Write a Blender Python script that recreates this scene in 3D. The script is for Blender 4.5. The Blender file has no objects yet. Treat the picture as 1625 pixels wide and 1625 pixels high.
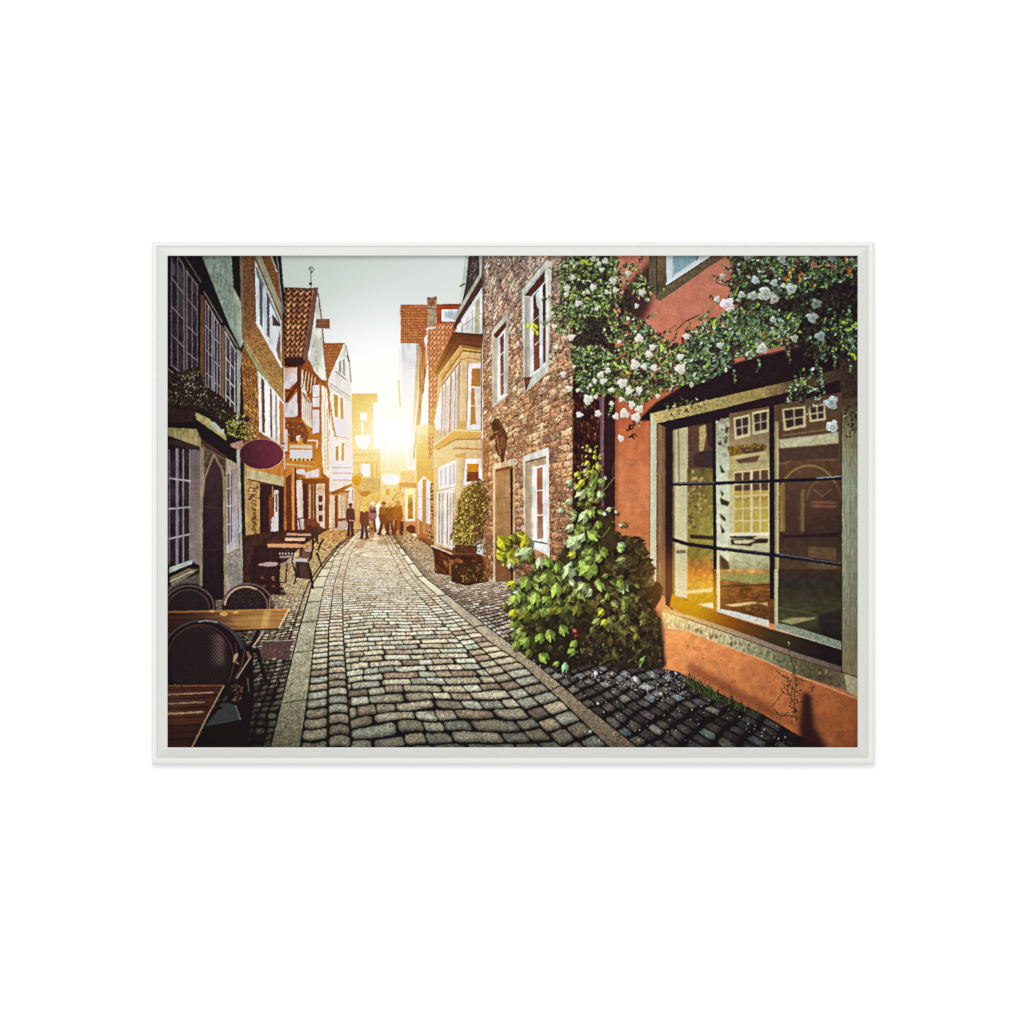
# A framed print hangs on a white wall. The printed picture (a flat thing) is worked out
# with numpy as printed ink colours on a fine mesh; every depicted thing is a piece of its own.
import math
import numpy as np

PX0, PY0, PX1, PY1 = 266.0, 406.0, 1361.0, 1186.0      # the print, in millimetres of the print's own sheet
SS = 2
W = int((PX1 - PX0) * SS); H = int((PY1 - PY0) * SS)
img = np.zeros((H, W, 3), np.float32)
ids = np.zeros((H, W), np.int16)
regions = [('print', None)]
cur = 0
rng = np.random.default_rng(7)
K = (36, 25, 31)


def R(name, label=None):
    """start (or take up again) a depicted thing"""
    global cur
    for n, r in enumerate(regions):
        if r == (name, label) and label is not None:
            cur = n
            return
    regions.append((name, label)); cur = len(regions) - 1


def T(ox, oy, size=280.0):
    k = size / 1625.0
    def f(s):
        v = [tuple(map(float, p.split(','))) for p in s.split()]
        return [(ox + x * k, oy + y * k) for x, y in v]
    f.k = k
    f.pt = lambda x, y: (ox + x * k, oy + y * k)
    return f


a = T(256, 400); b = T(256, 640); c = T(256, 910); d = T(430, 400); e = T(430, 640); f = T(500, 910)
g = T(620, 400); h = T(620, 640); i = T(840, 400); j = T(1090, 400); k = T(840, 640); l = T(1090, 640)
m = T(760, 850); n = T(1090, 910); o = T(840, 910); p = T(540, 720, 140)
def S(s): return [tuple(map(float, q.split(','))) for q in s.split()]


# ---------------------------------------------------------------- noise
def hsh(x, y, s=0):
    x = np.asarray(x).astype(np.int64).astype(np.uint32); y = np.asarray(y).astype(np.int64).astype(np.uint32)
    with np.errstate(over='ignore'):
        v = x * np.uint32(374761393) + y * np.uint32(668265263) + np.uint32((s * 1274126177 + 12345) & 0xffffffff)
        v = (v ^ (v >> np.uint32(13))) * np.uint32(1274126177)
        v = (v ^ (v >> np.uint32(15))) * np.uint32(2246822519)
        v = v ^ (v >> np.uint32(16))
    return v.astype(np.float32) / 4294967296.0


def vn(x, y, s=0):
    xi = np.floor(x); yi = np.floor(y); u = x - xi; v = y - yi
    u = u * u * (3 - 2 * u); v = v * v * (3 - 2 * v)
    return (hsh(xi, yi, s) * (1 - u) + hsh(xi + 1, yi, s) * u) * (1 - v) + (hsh(xi, yi + 1, s) * (1 - u) + hsh(xi + 1, yi + 1, s) * u) * v


def fbm(x, y, s=0, o=3):
    t = 0; w = 0; am = 1.0
    for q in range(o):
        t = t + am * vn(x * 2 ** q, y * 2 ** q, s + q * 17); w += am; am *= .55
    return t / w


def sst(a0, b0, x):
    t = np.clip((x - a0) / (b0 - a0), 0, 1)
    return t * t * (3 - 2 * t)


def mix(c0, c1, t):
    return np.asarray(c0, np.float32) * (1 - t[..., None]) + np.asarray(c1, np.float32) * t[..., None]


# ---------------------------------------------------------------- drawing
def box(x0, y0, x1, y1):
    ix0 = max(0, int((x0 - PX0) * SS) - 1); iy0 = max(0, int((y0 - PY0) * SS) - 1)
    ix1 = min(W, int((x1 - PX0) * SS) + 2); iy1 = min(H, int((y1 - PY0) * SS) + 2)
    if ix1 <= ix0 or iy1 <= iy0:
        return None
    X = PX0 + (np.arange(ix0, ix1, dtype=np.float32) + .5) / SS
    Y = PY0 + (np.arange(iy0, iy1, dtype=np.float32) + .5) / SS
    return (slice(iy0, iy1), slice(ix0, ix1)), X, Y


def put(sl, mk, col, X, Y, al=1.0, own=True):
    if callable(col):
        XX, YY = np.meshgrid(X, Y)
        cc = col(XX, YY)
    else:
        cc = np.asarray(col, np.float32)
    t = (mk.astype(np.float32) * al)[..., None]
    img[sl] = img[sl] * (1 - t) + cc * t
    if own:
        q = ids[sl]; q[mk > .5] = cur


def pmask(pts, X, Y):
    mk = np.zeros((len(Y), len(X)), bool)
    for q in range(len(pts)):
        x1, y1 = pts[q]; x2, y2 = pts[(q + 1) % len(pts)]
        if y1 == y2:
            continue
        rows = (y1 > Y) != (y2 > Y)
        if not rows.any():
            continue
        xi = (x2 - x1) * (Y[rows] - y1) / (y2 - y1) + x1
        mk[rows] ^= X[None, :] < xi[:, None]
    return mk


def poly(pts, col, al=1.0, own=True, soft=0):
    if isinstance(pts, str): pts = S(pts)
    xs = [q[0] for q in pts]; ys = [q[1] for q in pts]
    bb = box(min(xs) - 3 * soft, min(ys) - 3 * soft, max(xs) + 3 * soft, max(ys) + 3 * soft)
    if bb is None: return
    sl, X, Y = bb
    mk = pmask(pts, X, Y)
    if soft:
        mk = blur2(mk.astype(np.float32), soft * SS)
    put(sl, mk, col, X, Y, al, own)


def line(pts, w, col, al=1.0, own=True):
    if isinstance(pts, str): pts = S(pts)
    for q in range(len(pts) - 1):
        (x1, y1), (x2, y2) = pts[q], pts[q + 1]
        bb = box(min(x1, x2) - w, min(y1, y2) - w, max(x1, x2) + w, max(y1, y2) + w)
        if bb is None: continue
        sl, X, Y = bb
        dx = x2 - x1; dy = y2 - y1; L2 = dx * dx + dy * dy + 1e-9
        t = np.clip(((X[None, :] - x1) * dx + (Y[:, None] - y1) * dy) / L2, 0, 1)
        ds = np.hypot(X[None, :] - x1 - t * dx, Y[:, None] - y1 - t * dy)
        put(sl, np.clip((w / 2 - ds) * SS + .5, 0, 1), col, X, Y, al, own)


def ell(cx, cy, rx, ry, col, rot=0.0, al=1.0, own=True, a0=None):
    r = max(rx, ry)
    bb = box(cx - r - 1, cy - r - 1, cx + r + 1, cy + r + 1)
    if bb is None: return
    sl, X, Y = bb
    cs, sn = math.cos(rot), math.sin(rot)
    dx = X[None, :] - cx; dy = Y[:, None] - cy
    q = np.hypot((dx * cs + dy * sn) / rx, (-dx * sn + dy * cs) / ry)
    put(sl, np.clip((1 - q) * min(rx, ry) * SS + .5, 0, 1), col, X, Y, al, own)


def arc(cx, cy, rx, ry, t0, t1, w, col, al=1.0, n_=40):
    pts = [(cx + rx * math.cos(math.radians(t0 + (t1 - t0) * q / n_)), cy + ry * math.sin(math.radians(t0 + (t1 - t0) * q / n_))) for q in range(n_ + 1)]
    line(pts, w, col, al)


def blur2(A, r):
    """three box passes along both axes"""
    r = max(1, int(r / 1.7))
    for ax in (0, 1):
        for _ in range(3):
            pad = [(0, 0)] * A.ndim; pad[ax] = (r + 1, r)
            B = np.cumsum(np.pad(A, pad, mode='edge'), axis=ax, dtype=np.float64)
            nn = A.shape[ax]
            hi = np.take(B, np.arange(2 * r + 1, 2 * r + 1 + nn), axis=ax); lo = np.take(B, np.arange(0, nn), axis=ax)
            A = ((hi - lo) / (2 * r + 1)).astype(np.float32)
    return A


# colour makers: tx = rough plaster, gv = gradient down, gh = gradient across
def tx(col, amp=.12, sc=4.0, sx=1.0, sy=1.0, s=0):
    col = np.asarray(col, np.float32)
    return lambda X, Y: col * (1 + amp * 2 * (fbm(X / sc / sx, Y / sc / sy, s, 4) - .5))[..., None]


def gd(x0, y0, c0, x1, y1, c1, amp=.10, sc=4.0, s=0, sx=1.0, sy=1.0):
    def q(X, Y):
        dx, dy = x1 - x0, y1 - y0
        t = np.clip(((X - x0) * dx + (Y - y0) * dy) / (dx * dx + dy * dy), 0, 1)
        return mix(c0, c1, t) * (1 + amp * 2 * (fbm(X / sc / sx, Y / sc / sy, s, 4) - .5))[..., None]
    return q


def multi(stops, axis='y', amp=.1, sc=4.0, s=0, sx=1.0, sy=1.0):
    ps = [q[0] for q in stops]; cs = np.array([q[1] for q in stops], np.float32)
    def q(X, Y):
        v = Y if axis == 'y' else X
        cc = np.stack([np.interp(v, ps, cs[:, t]) for t in range(3)], -1).astype(np.float32)
        return cc * (1 + amp * 2 * (fbm(X / sc / sx, Y / sc / sy, s, 4) - .5))[..., None]
    return q


def bricks(vx, vy, Kq, rowh, pal, mortar, s=0, gap=.09, rough=.35, vmin=.55, vmax=1.2, tint=None, rag=.25):
    """coursed brick or stone on a wall that runs to the vanishing point"""
    pal = np.asarray(pal, np.float32); mortar = np.asarray(mortar, np.float32)
    def q(X, Y):
        sg = X - vx
        u = Kq / np.abs(sg); v = (Y - vy) / np.abs(sg) / rowh
        wn = fbm(u * 1.1, v * .9, s + 3, 2) - .5
        v = v + wn * rag * 1.3; u = u + (fbm(u * .9, v * 1.3, s + 5, 2) - .5) * rag * 1.6
        r = np.floor(v); uu = u + hsh(r, r * 0 + 3, s) * 1.0 + .5 * (r % 2)
        cl = np.floor(uu); fu = uu - cl; fv = v - r
        hpx = rowh * np.abs(sg); wpx = sg * sg / Kq
        ex = np.minimum(fu, 1 - fu) * wpx; ey = np.minimum(fv, 1 - fv) * hpx
        gp = gap * hpx * (.6 + .9 * fbm(X / 3, Y / 3, s + 9, 2))
        wq = np.clip(hpx * .07, .1, .8)
        ins = sst(gp - wq, gp + wq, np.minimum(ex, ey))
        pi = np.minimum((hsh(cl, r, s + 1) * len(pal)).astype(int), len(pal) - 1)
        br = vmin + (vmax - vmin) * hsh(cl, r, s + 2)
        grit = 1 + rough * 2 * (fbm(X / 1.9, Y / 1.9, s + 11, 3) - .5)
        lit = 1.12 - .3 * fv
        cc = pal[pi] * (br * grit * lit)[..., None]
        cc = mortar * (1 - ins[..., None]) * grit[..., None] + cc * ins[..., None]
        if tint is not None: cc = cc * tint(X, Y)
        return cc
    return q


def tiles(nx, ny, quad, lo, hi, s=0):
    """wavy pantiles; quad = top left, top right, bottom right, bottom left"""
    lo = np.asarray(lo, np.float32); hi = np.asarray(hi, np.float32)
    (ax, ay), (bx, by), (cx, cy), (dx, dy) = quad
    def q(X, Y):
        t = np.clip((Y - (ay + by) / 2) / ((cy + dy) / 2 - (ay + by) / 2), -.2, 1.3)
        xl = ax + (dx - ax) * t; xr = bx + (cx - bx) * t
        u = (X - xl) / (xr - xl) * nx; v = t * ny
        wav = np.sin(u * 2 * np.pi)
        v2 = v + .28 * wav + .15 * (fbm(u, v, s, 2) - .5)
        fv = v2 - np.floor(v2)
        br = hsh(np.floor(u), np.floor(v2), s)
        sh = sst(.12, .62, fv) * (1 - sst(.86, 1.0, fv)) * (.45 + .55 * (.5 + .5 * np.cos(u * 2 * np.pi + .8)))
        return (lo + (hi - lo) * (sh * (.65 + .5 * br))[..., None]) * (1 + .2 * (fbm(X / 2, Y / 2, s + 4, 2) - .5))[..., None]
    return q


def lerp(p0, p1, t): return (p0[0] + (p1[0] - p0[0]) * t, p0[1] + (p1[1] - p0[1]) * t)


def grid(quad, nx, ny, w, col, al=1.0, rim=True):
    A, B, C, D = quad
    r = range(0, nx + 1) if rim else range(1, nx)
    for q in r: line([lerp(A, B, q / nx), lerp(D, C, q / nx)], w, col, al)
    r = range(0, ny + 1) if rim else range(1, ny)
    for q in r: line([lerp(A, D, q / ny), lerp(B, C, q / ny)], w, col, al)


def leaf(x, y, ln, wd, rot, col):
    """simple pointed leaf with a lit half"""
    cs, sn = math.cos(rot), math.sin(rot)
    pr = ((-.5, 0), (-.25, .42), (.1, .45), (.5, 0), (.1, -.45), (-.25, -.42))
    pts = [(x + (u * ln) * cs - (v * wd) * sn, y + (u * ln) * sn + (v * wd) * cs) for u, v in pr]
    poly(pts, col)
    if ln > 4:
        poly([pts[0], pts[1], pts[2], pts[3]], tuple(min(255, q * 1.28 + 6) for q in col))


def lobed(x, y, r, rot, col, squash=.8, lobes=5, fold=.75):
    """mallow leaf: blunt lobes round a notch, veins, one half turned away from the light"""
    cs, sn = math.cos(rot), math.sin(rot)
    out = []
    nn = 44
    ph = rng.uniform(0, 6)
    for q in range(nn + 1):
        t = math.radians(28) + (2 * math.pi - math.radians(56)) * q / nn
        rr = r * (.80 + .20 * abs(math.cos((t - math.pi) * lobes / 2 * .92)) ** .7 + .035 * math.sin(t * 13 + ph) + .03 * math.sin(t * 3 + ph))
        u = math.cos(t) * rr; v = math.sin(t) * rr * squash
        out.append((x + u * cs - v * sn, y + u * sn + v * cs))
    out.append((x + r * .12 * cs, y + r * .12 * sn))
    colv = np.asarray(col, np.float32)
    def shade(X, Y):
        dx = (X - x) * cs + (Y - y) * sn; dy = -(X - x) * sn + (Y - y) * cs
        t = fbm(X / 3.1, Y / 3.1, int(x) + 5, 3)
        sd = np.where(dy > 0, 1.1, fold)
        ang = np.arctan2(dy / squash, dx)
        vein = np.exp(-(np.abs(((ang / (2 * np.pi / (lobes + 1))) % 1) - .5) * np.hypot(dx, dy) / 1.0) ** 2)
        return colv * (sd * (.78 + .5 * t))[..., None] * (1 + .16 * vein)[..., None]
    poly(out, shade)


def rose(x, y, r, col=(226, 222, 208), core=(196, 176, 140), al=1.0):
    """a blown rose: ragged outline, petals shaded one against the next"""
    col = np.asarray(col, np.float32)
    r0 = rng.uniform(0, 6); k1, k2, k3 = rng.uniform(0, 6, 3)
    sq = rng.uniform(.78, 1.0); ro = rng.uniform(0, 3)
    pts = []
    for q in range(26):
        t = 2 * math.pi * q / 26
        rr = r * (.82 + .13 * math.sin(3 * t + k1) + .10 * math.sin(5 * t + k2) + rng.uniform(-.06, .06))
        u, v = rr * math.cos(t), rr * sq * math.sin(t)
        pts.append((x + u * math.cos(ro) - v * math.sin(ro), y + u * math.sin(ro) + v * math.cos(ro)))
    def shade(X, Y):
        dx = (X - x) / r; dy = (Y - y) / r
        ds = np.hypot(dx, dy); an = np.arctan2(dy, dx)
        sp = ds * 2.6 + .45 * np.sin(an * 2 + r0) + .3 * np.sin(an * 3 + k3)
        fr = sp - np.floor(sp)
        pet = .74 + .36 * sst(.0, .5, fr) - .18 * sst(.75, 1, fr)
        lit = 1.0 - .16 * dy - .10 * dx
        nz = .9 + .3 * (fbm(X / 1.8, Y / 1.8, int(x), 2) - .3)
        cc = col * (pet * lit * nz)[..., None]
        t = np.exp(-(ds / .28) ** 2)[..., None] * .55
        return np.clip(cc * (1 - t) + np.asarray(core, np.float32) * t, 0, 250)
    poly(pts, shade)


def inpoly(pts, count):
    """points strewn inside an outline"""
    P = np.asarray(pts, np.float64)
    lo = P.min(0); hi = P.max(0); out = []
    while len(out) < count:
        q = rng.uniform(lo, hi)
        ins = False
        for t in range(len(P)):
            x1, y1 = P[t]; x2, y2 = P[(t + 1) % len(P)]
            if (y1 > q[1]) != (y2 > q[1]) and q[0] < (x2 - x1) * (q[1] - y1) / (y2 - y1) + x1: ins = not ins
        if ins: out.append((float(q[0]), float(q[1])))
    return out
# ================================================================ SKY
def sky(X, Y):
    dd = np.hypot((X - 622) * .95, Y - 690)
    top = mix((188, 200, 193), (214, 220, 216), np.clip((X - 450) / 260, 0, 1))
    c1 = np.stack([np.interp(dd, [0, 70, 130, 190, 240, 290], v) for v in ([255, 255, 250, 238, 225, 208], [255, 252, 250, 240, 230, 217], [255, 244, 249, 240, 228, 212])], -1)
    t = sst(130, 300, dd)
    return c1 * (1 - t[..., None]) + top * t[..., None]
poly('266,406 1361,406 1361,1186 266,1186', sky)

# ================================================================ FAR END OF THE STREET (golden haze)
R('printed_house', 'tan block with one white window at the far end of the pictured street')
poly(d('745,1305 985,1305 985,1385 945,1390 945,1625 945,2300 745,2300'), gd(560, 640, (224, 181, 104), 602, 700, (252, 226, 150), .06))
poly(d('825,1480 885,1480 885,1550 825,1550'), (255, 253, 245))
line(d('845,1570 845,1650'), 3.5, (255, 248, 225))
poly(e('745,420 1010,420 1010,900 745,1150'), gd(560, 715, (238, 205, 140), 605, 790, (226, 178, 96), .10, 3))
line(e('760,480 1010,470'), 1.2, (200, 150, 80)); line(e('760,550 1010,545'), 1.5, (205, 160, 90))
poly(e('835,560 915,560 915,680 835,680'), (243, 238, 236))
line(e('935,560 935,690'), 2, (210, 160, 70)); line(e('975,560 975,690'), 2, (215, 168, 80))
poly(e('850,690 1025,690 1000,820 850,820'), tx((206, 160, 96), .22, 1.6))
poly(e('745,640 850,650 850,1150 745,1150'), tx((222, 170, 104), .25, 2, 1, 3))
poly(e('715,780 770,780 770,1060 715,1060'), (236, 210, 180)); poly(e('728,795 756,795 756,900 728,900'), (130, 66, 34))
R('printed_house', 'sun flooded house on the right beyond the pictured crowd')
poly(e('1010,0 1340,0 1345,1200 1010,1200'), multi([(640, (255, 252, 236)), (705, (255, 248, 224)), (745, (248, 226, 170)), (790, (236, 194, 124)), (850, (206, 140, 84))], 'y', .08, 3))
for q in (1045, 1110, 1170, 1215): line(e('%d,360 %d,640' % (q, q)), 1.4, (240, 212, 160), .8)
poly(e('1255,385 1330,385 1330,610 1255,610'), (252, 246, 240)); poly(e('1275,405 1312,405 1312,590 1275,590'), (243, 228, 206))
poly(e('1195,640 1215,628 1330,628 1335,730 1200,735'), tx((238, 194, 126), .06)); line(e('1195,735 1340,735'), 1.6, (206, 140, 70))
poly(e('1180,735 1345,735 1345,780 1180,770'), tx((210, 138, 70), .2, 1.5))
poly(e('1240,790 1325,790 1325,1085 1240,1085'), (250, 236, 206)); poly(e('1262,840 1308,840 1308,1062 1262,1062'), multi([(785, (240, 206, 90)), (800, (150, 100, 20)), (815, (214, 130, 30)), (825, (120, 84, 16))], 'y', .35, 1.4))
ell(*e.pt(1285, 815), 6, 4.5, (255, 246, 170))
poly(e('1215,1085 1345,1085 1345,1200 1215,1200'), (204, 140, 84)); poly(e('1240,1195 1250,1140 1290,1115 1330,1135 1335,1195'), (96, 44, 30))
poly(e('1060,790 1095,790 1095,845 1060,845'), (238, 150, 52))
for q in range(40):
    x, y = inpoly(e('1110,800 1210,760 1215,900 1120,900'), 1)[0]
    ell(x, y, 1.6, 1.2, ((222, 170, 70), (190, 130, 40), (236, 200, 110))[q % 3])
R('printed_house', 'narrow gabled white house front beside the brick strip, right of the crowd')
poly(e('1340,200 1500,200 1505,1290 1345,1230'), multi([(680, (250, 222, 160)), (705, (226, 172, 88)), (770, (216, 158, 78)), (850, (176, 104, 58))], 'y', .10, 3))
poly(e('1345,740 1410,668 1475,730 1470,800 1410,780 1345,800'), (246, 236, 226))
poly(e('1350,740 1395,715 1395,1090 1350,1060'), (240, 230, 222)); poly(e('1400,700 1435,700 1440,1230 1400,1200'), (190, 132, 80))
poly(e('1432,720 1472,740 1472,1120 1432,1100'), (236, 226, 220)); line(e('1350,860 1395,860'), 1, (200, 160, 130)); line(e('1432,880 1472,880'), 1, (190, 150, 120)); line(e('1350,970 1395,975'), 1, (200, 160, 130))
poly(e('1468,740 1505,740 1515,1300 1440,1230 1430,1130 1468,1130'), bricks(585, 795, 1500, .06, [(170, 92, 52), (150, 76, 44), (190, 110, 64)], (220, 170, 120), 3))
line(e('1360,1200 1350,740'), 1.6, (228, 190, 150))
R('printed_house', 'white house with an orange tiled roof and chimney, right of the sun')
poly(g('85,490 340,490 345,740 310,800 330,1000 300,1250 270,1600 250,1600 275,870 250,840 90,840'), tiles(12, 13, g('85,490 345,490 330,830 92,830'), (124, 58, 34), (236, 156, 96)))
poly(g('100,850 245,850 215,1300 200,1700 95,1750 110,1200'), multi([(545, (216, 220, 226)), (600, (236, 236, 238)), (660, (255, 250, 240))], 'y', .03))
poly(g('240,850 280,875 262,1200 215,1700 200,1640 225,1200'), gd(660, 550, (176, 156, 140), 655, 660, (246, 214, 150), .08))
line(g('85,840 250,842 275,870'), 1.6, (150, 110, 84)); line(g('88,490 88,1200'), 2, (240, 238, 232)); line(g('75,1190 90,1420'), 2.2, (226, 190, 110))
line(g('330,860 250,1500 215,1900'), 2.4, (196, 128, 66)); line(g('345,760 335,1000 300,1300'), 1.4, (110, 62, 40))
poly(g('335,425 425,420 430,520 415,690 345,700 340,520'), tx((160, 142, 116), .35, 2)); poly(g('335,425 355,415 360,432 400,428 405,415 425,420 425,445 340,450'), (120, 100, 74)); line(g('332,525 428,530'), 2, (110, 88, 66)); poly(g('350,455 410,455 410,500 350,500'), tx((140, 84, 50), .4, 1.2))
R('printed_house', 'house with a red dormer and long orange tiled roof behind the bay front')
poly(g('340,720 420,655 600,655 620,740 560,760 440,1130 480,1170 430,1400 420,1900 345,1900 350,1200'), tiles(7, 26, g('340,660 600,660 560,1900 350,1900'), (156, 82, 52), (250, 186, 140), 2))
poly(g('425,495 650,485 650,660 425,660'), tx((160, 66, 42), .15, 2)); poly(g('470,535 640,535 640,650 470,645'), (240, 243, 248)); poly(g('490,552 620,552 620,640 500,600'), (196, 208, 226)); line(g('430,492 640,490'), 2.4, (110, 62, 46)); line(g('440,500 440,655'), 3, (176, 70, 44))
line(g('330,715 410,700'), 3, (240, 230, 216)); line(g('340,730 330,940 350,1240'), 1.8, (246, 226, 200))
poly(h('180,200 440,200 430,270 250,290'), gd(640, 675, (255, 246, 210), 700, 690, (236, 190, 110), .05), .6)
for q in range(16):
    y = 60 + q * 17
    line(h('%d,%d %d,%d' % (370 - q * 2, y, 440, y - 30)), 1.1, (214, 160, 84), .8)

# ================================================================ LEFT HOUSES, FAR TO NEAR
R('printed_house', 'white gabled house with a tan tiled roof left of the sun')
poly(d('680,850 740,1200 750,1640 755,2700 530,2700 520,1180'), gd(525, 560, (232, 230, 226), 560, 760, (238, 222, 214), .05, 3))
poly(d('485,850 680,848 530,1190 500,1100'), tiles(7, 12, d('485,850 680,850 600,1190 490,1190'), (112, 60, 36), (206, 128, 76), 4)); line(d('485,848 682,846'), 1.6, (130, 90, 60)); line(d('682,850 535,1190'), 2.4, (238, 236, 228))
line(d('690,860 722,1000 742,1200'), 1.5, (120, 90, 60)); line(d('710,960 722,1010'), 3, (110, 76, 50))
poly(d('615,1000 690,960 700,1170 600,1100'), (246, 246, 244)); poly(d('628,1010 650,1000 650,1120 625,1110'), (150, 150, 150)); poly(d('662,1000 685,990 690,1150 665,1130'), (160, 156, 156)); line(d('600,1105 700,1180'), 1.6, (120, 90, 66))
line(d('540,1210 735,1340'), 1.2, (150, 126, 110)); line(d('545,1240 735,1370'), 1.8, (196, 180, 166))
poly(d('565,1290 680,1330 680,1560 575,1530'), (246, 240, 232)); poly(d('578,1310 620,1325 622,1530 590,1520'), tx((190, 128, 44), .15, 2)); poly(d('640,1340 668,1350 670,1545 645,1540'), tx((196, 134, 50), .15, 2)); line(d('570,1540 680,1570'), 1.4, (180, 120, 50))
poly(e('570,130 710,170 710,300 590,300'), (226, 218, 226)); line(e('580,300 745,335'), 1.6, (214, 170, 120)); line(e('545,60 600,310'), 2.4, (176, 116, 36)); line(e('548,90 560,330'), 2, (246, 236, 214))
poly(e('575,350 690,340 690,545 590,545'), (244, 236, 224)); poly(e('600,400 625,395 625,530 600,530'), (176, 124, 60)); poly(e('655,365 678,365 675,530 650,530'), (190, 138, 60))
poly(e('720,180 750,180 760,640 720,640'), (240, 224, 214))
for y, hh in ((545, 45), (600, 40), (655, 50)):
    poly(e('570,%d 740,%d 745,%d 570,%d' % (y, y, y + hh, y + hh)), (233, 226, 236)); line(e('570,%d 740,%d' % (y + hh + 3, y + hh + 5)), 1.2, (196, 140, 96))
poly(e('530,820 720,800 700,1150 525,1160'), tx((196, 142, 92), .2, 2))
for x0, x1, c_ in ((535, 560, (232, 206, 178)), (560, 590, (222, 190, 160)), (592, 618, (112, 54, 30)), (625, 650, (226, 200, 170)), (655, 690, (216, 186, 156))):
    poly(e('%d,850 %d,845 %d,1140 %d,1150' % (x0, x1, x1, x0)), tx(c_, .1, 2))
poly(e('625,1060 690,1055 690,1080 625,1090'), (120, 62, 36)); poly(e('625,1095 690,1085 690,1140 625,1150'), (222, 196, 178))
poly(e('560,815 745,735 755,760 620,835 560,840'), gd(530, 780, (120, 64, 30), 560, 770, (190, 120, 50))); line(e('585,800 740,735'), 2, (246, 222, 190))
R('printed_house', 'half timbered house with a dark pantile roof and white gable')
poly(d('128,335 392,345 330,960 380,1040 520,1180 545,1290 540,2640 128,2640'), tx((150, 80, 30), .15, 4))
poly(d('128,335 392,343 305,985 128,985'), tiles(4.6, 12.5, d('118,345 392,345 300,985 128,985'), (48, 18, 12), (238, 172, 118), 1)); line(d('128,335 395,345'), 1.8, (56, 30, 24))
poly(d('128,980 300,975 335,1010 330,1065 128,1060'), (44, 25, 34)); poly(d('398,335 440,335 352,960 330,1020 300,990'), tx((112, 78, 74), .25, 2, 1, 3))
poly(d('435,390 470,620 495,1000 520,1180 505,1185 430,1170 345,960 360,880'), tx((222, 226, 212), .10, 5, 1, 2)); line(d('437,385 470,620 500,1000 525,1200'), 2.2, (122, 92, 84))
for q in range(14):
    x, y = inpoly(d('375,800 430,720 450,1100 400,1040'), 1)[0]; line([(x, y), (x + rng.uniform(-1, 1), y + rng.uniform(2, 7))], .9, (130, 122, 90), .8)
poly(d('420,620 545,620 545,712 415,705'), tx((128, 86, 66), .2, 3, 3, 1)); line(d('420,650 540,650'), .8, (80, 50, 40)); line(d('420,680 540,685'), .8, (80, 50, 40))
poly(d('415,480 440,430 452,620 415,620'), (208, 214, 202))
line(d('372,160 372,335'), 1.1, (70, 70, 72)); ell(*d.pt(370, 298), 2.7, 2.4, (30, 28, 32)); arc(*d.pt(376, 165), 3.4, 3.6, -200, 60, 1.3, (74, 74, 76)); arc(*d.pt(374, 190), 1.6, 1.8, -90, 120, 1, (74, 74, 76))
pl = (212, 202, 206)
poly(d('130,1075 245,1065 245,1190 170,1262 130,1260'), gd(455, 585, (206, 160, 130), 460, 600, pl)); poly(d('135,1430 245,1290 245,1500 130,1520'), tx(pl, .05))
poly(d('245,1050 283,1050 280,1640 245,1640'), tx((92, 40, 26), .15, 3)); line(d('130,1390 250,1215'), 5.5, (84, 40, 30)); line(d('130,1285 175,1280'), 3, (70, 34, 30))
poly(d('283,1100 300,1060 330,1300 380,1420 380,1625 290,1560'), tx((224, 216, 196), .1, 3)); line(d('300,1300 380,1430 470,1440'), 2, (110, 56, 40)); line(d('300,1310 400,1590'), 1.2, (150, 96, 50))
poly(d('285,1060 330,1010 400,1100 480,1190 540,1300 525,1330 440,1200 400,1290 370,1260 340,1350'), tx((128, 66, 30), .25, 2.2))
for q in range(9):
    x0 = 300 + q * 14; line(d('%d,%d %d,%d' % (x0, 1090 + q * 8, x0 - 18, 1240 + q * 10)), 1.3, ((226, 206, 166), (70, 36, 28))[q % 2])
poly(d('385,1235 450,1225 450,1430 385,1430'), tx((226, 222, 222), .05)); line(d('385,1340 450,1340'), 1.2, (120, 60, 40)); poly(d('388,1455 448,1455 448,1640 388,1640'), (218, 212, 218))
line(d('460,1210 468,1640'), 3, (166, 98, 30)); poly(d('470,1225 520,1260 545,1640 475,1640'), gd(512, 620, (246, 236, 214), 522, 680, (250, 240, 220), .08, 3, 0, 1, 4)); line(d('500,1250 515,1640'), 1, (180, 150, 110)); line(d('525,1290 560,1460 575,1640'), 2.2, (190, 126, 40))
# lower storeys
poly(e('130,130 280,130 380,280 470,290 470,720 330,710 230,600 130,580'), multi([(660, (120, 62, 34)), (690, (160, 88, 36)), (740, (196, 118, 40))], 'y', .15, 3))
poly(e('130,0 250,0 250,110 225,128 135,132'), tx(pl, .05)); poly(e('385,70 450,70 450,268 385,282'), tx((216, 210, 216), .04)); line(e('290,150 380,280'), 2, (190, 120, 40)); poly(e('290,0 380,0 382,190 290,110'), tx((226, 218, 206), .08, 2, 1, 5))
for q in range(5): line(e('%d,0 %d,%d' % (305 + q * 17, 307 + q * 17, 120 + q * 16)), 1, (170, 140, 120))
poly(e('130,170 300,180 350,270 330,380 190,360 140,260'), tx((104, 50, 32), .4, 2))
for q in range(26):
    x, y = inpoly(e('130,170 300,200 340,300 300,380 200,350 130,290'), 1)[0]; ell(x, y, rng.uniform(.8, 2), rng.uniform(.8, 1.6), ((176, 110, 70), (222, 190, 160), (70, 34, 30), (150, 76, 40))[q % 4])
poly(e('130,240 160,260 155,440 130,440'), tx((206, 190, 182), .3, 1.6))
poly(e('235,612 310,608 320,640 450,600 446,676 330,690 320,660 240,650'), (224, 210, 210))
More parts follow.
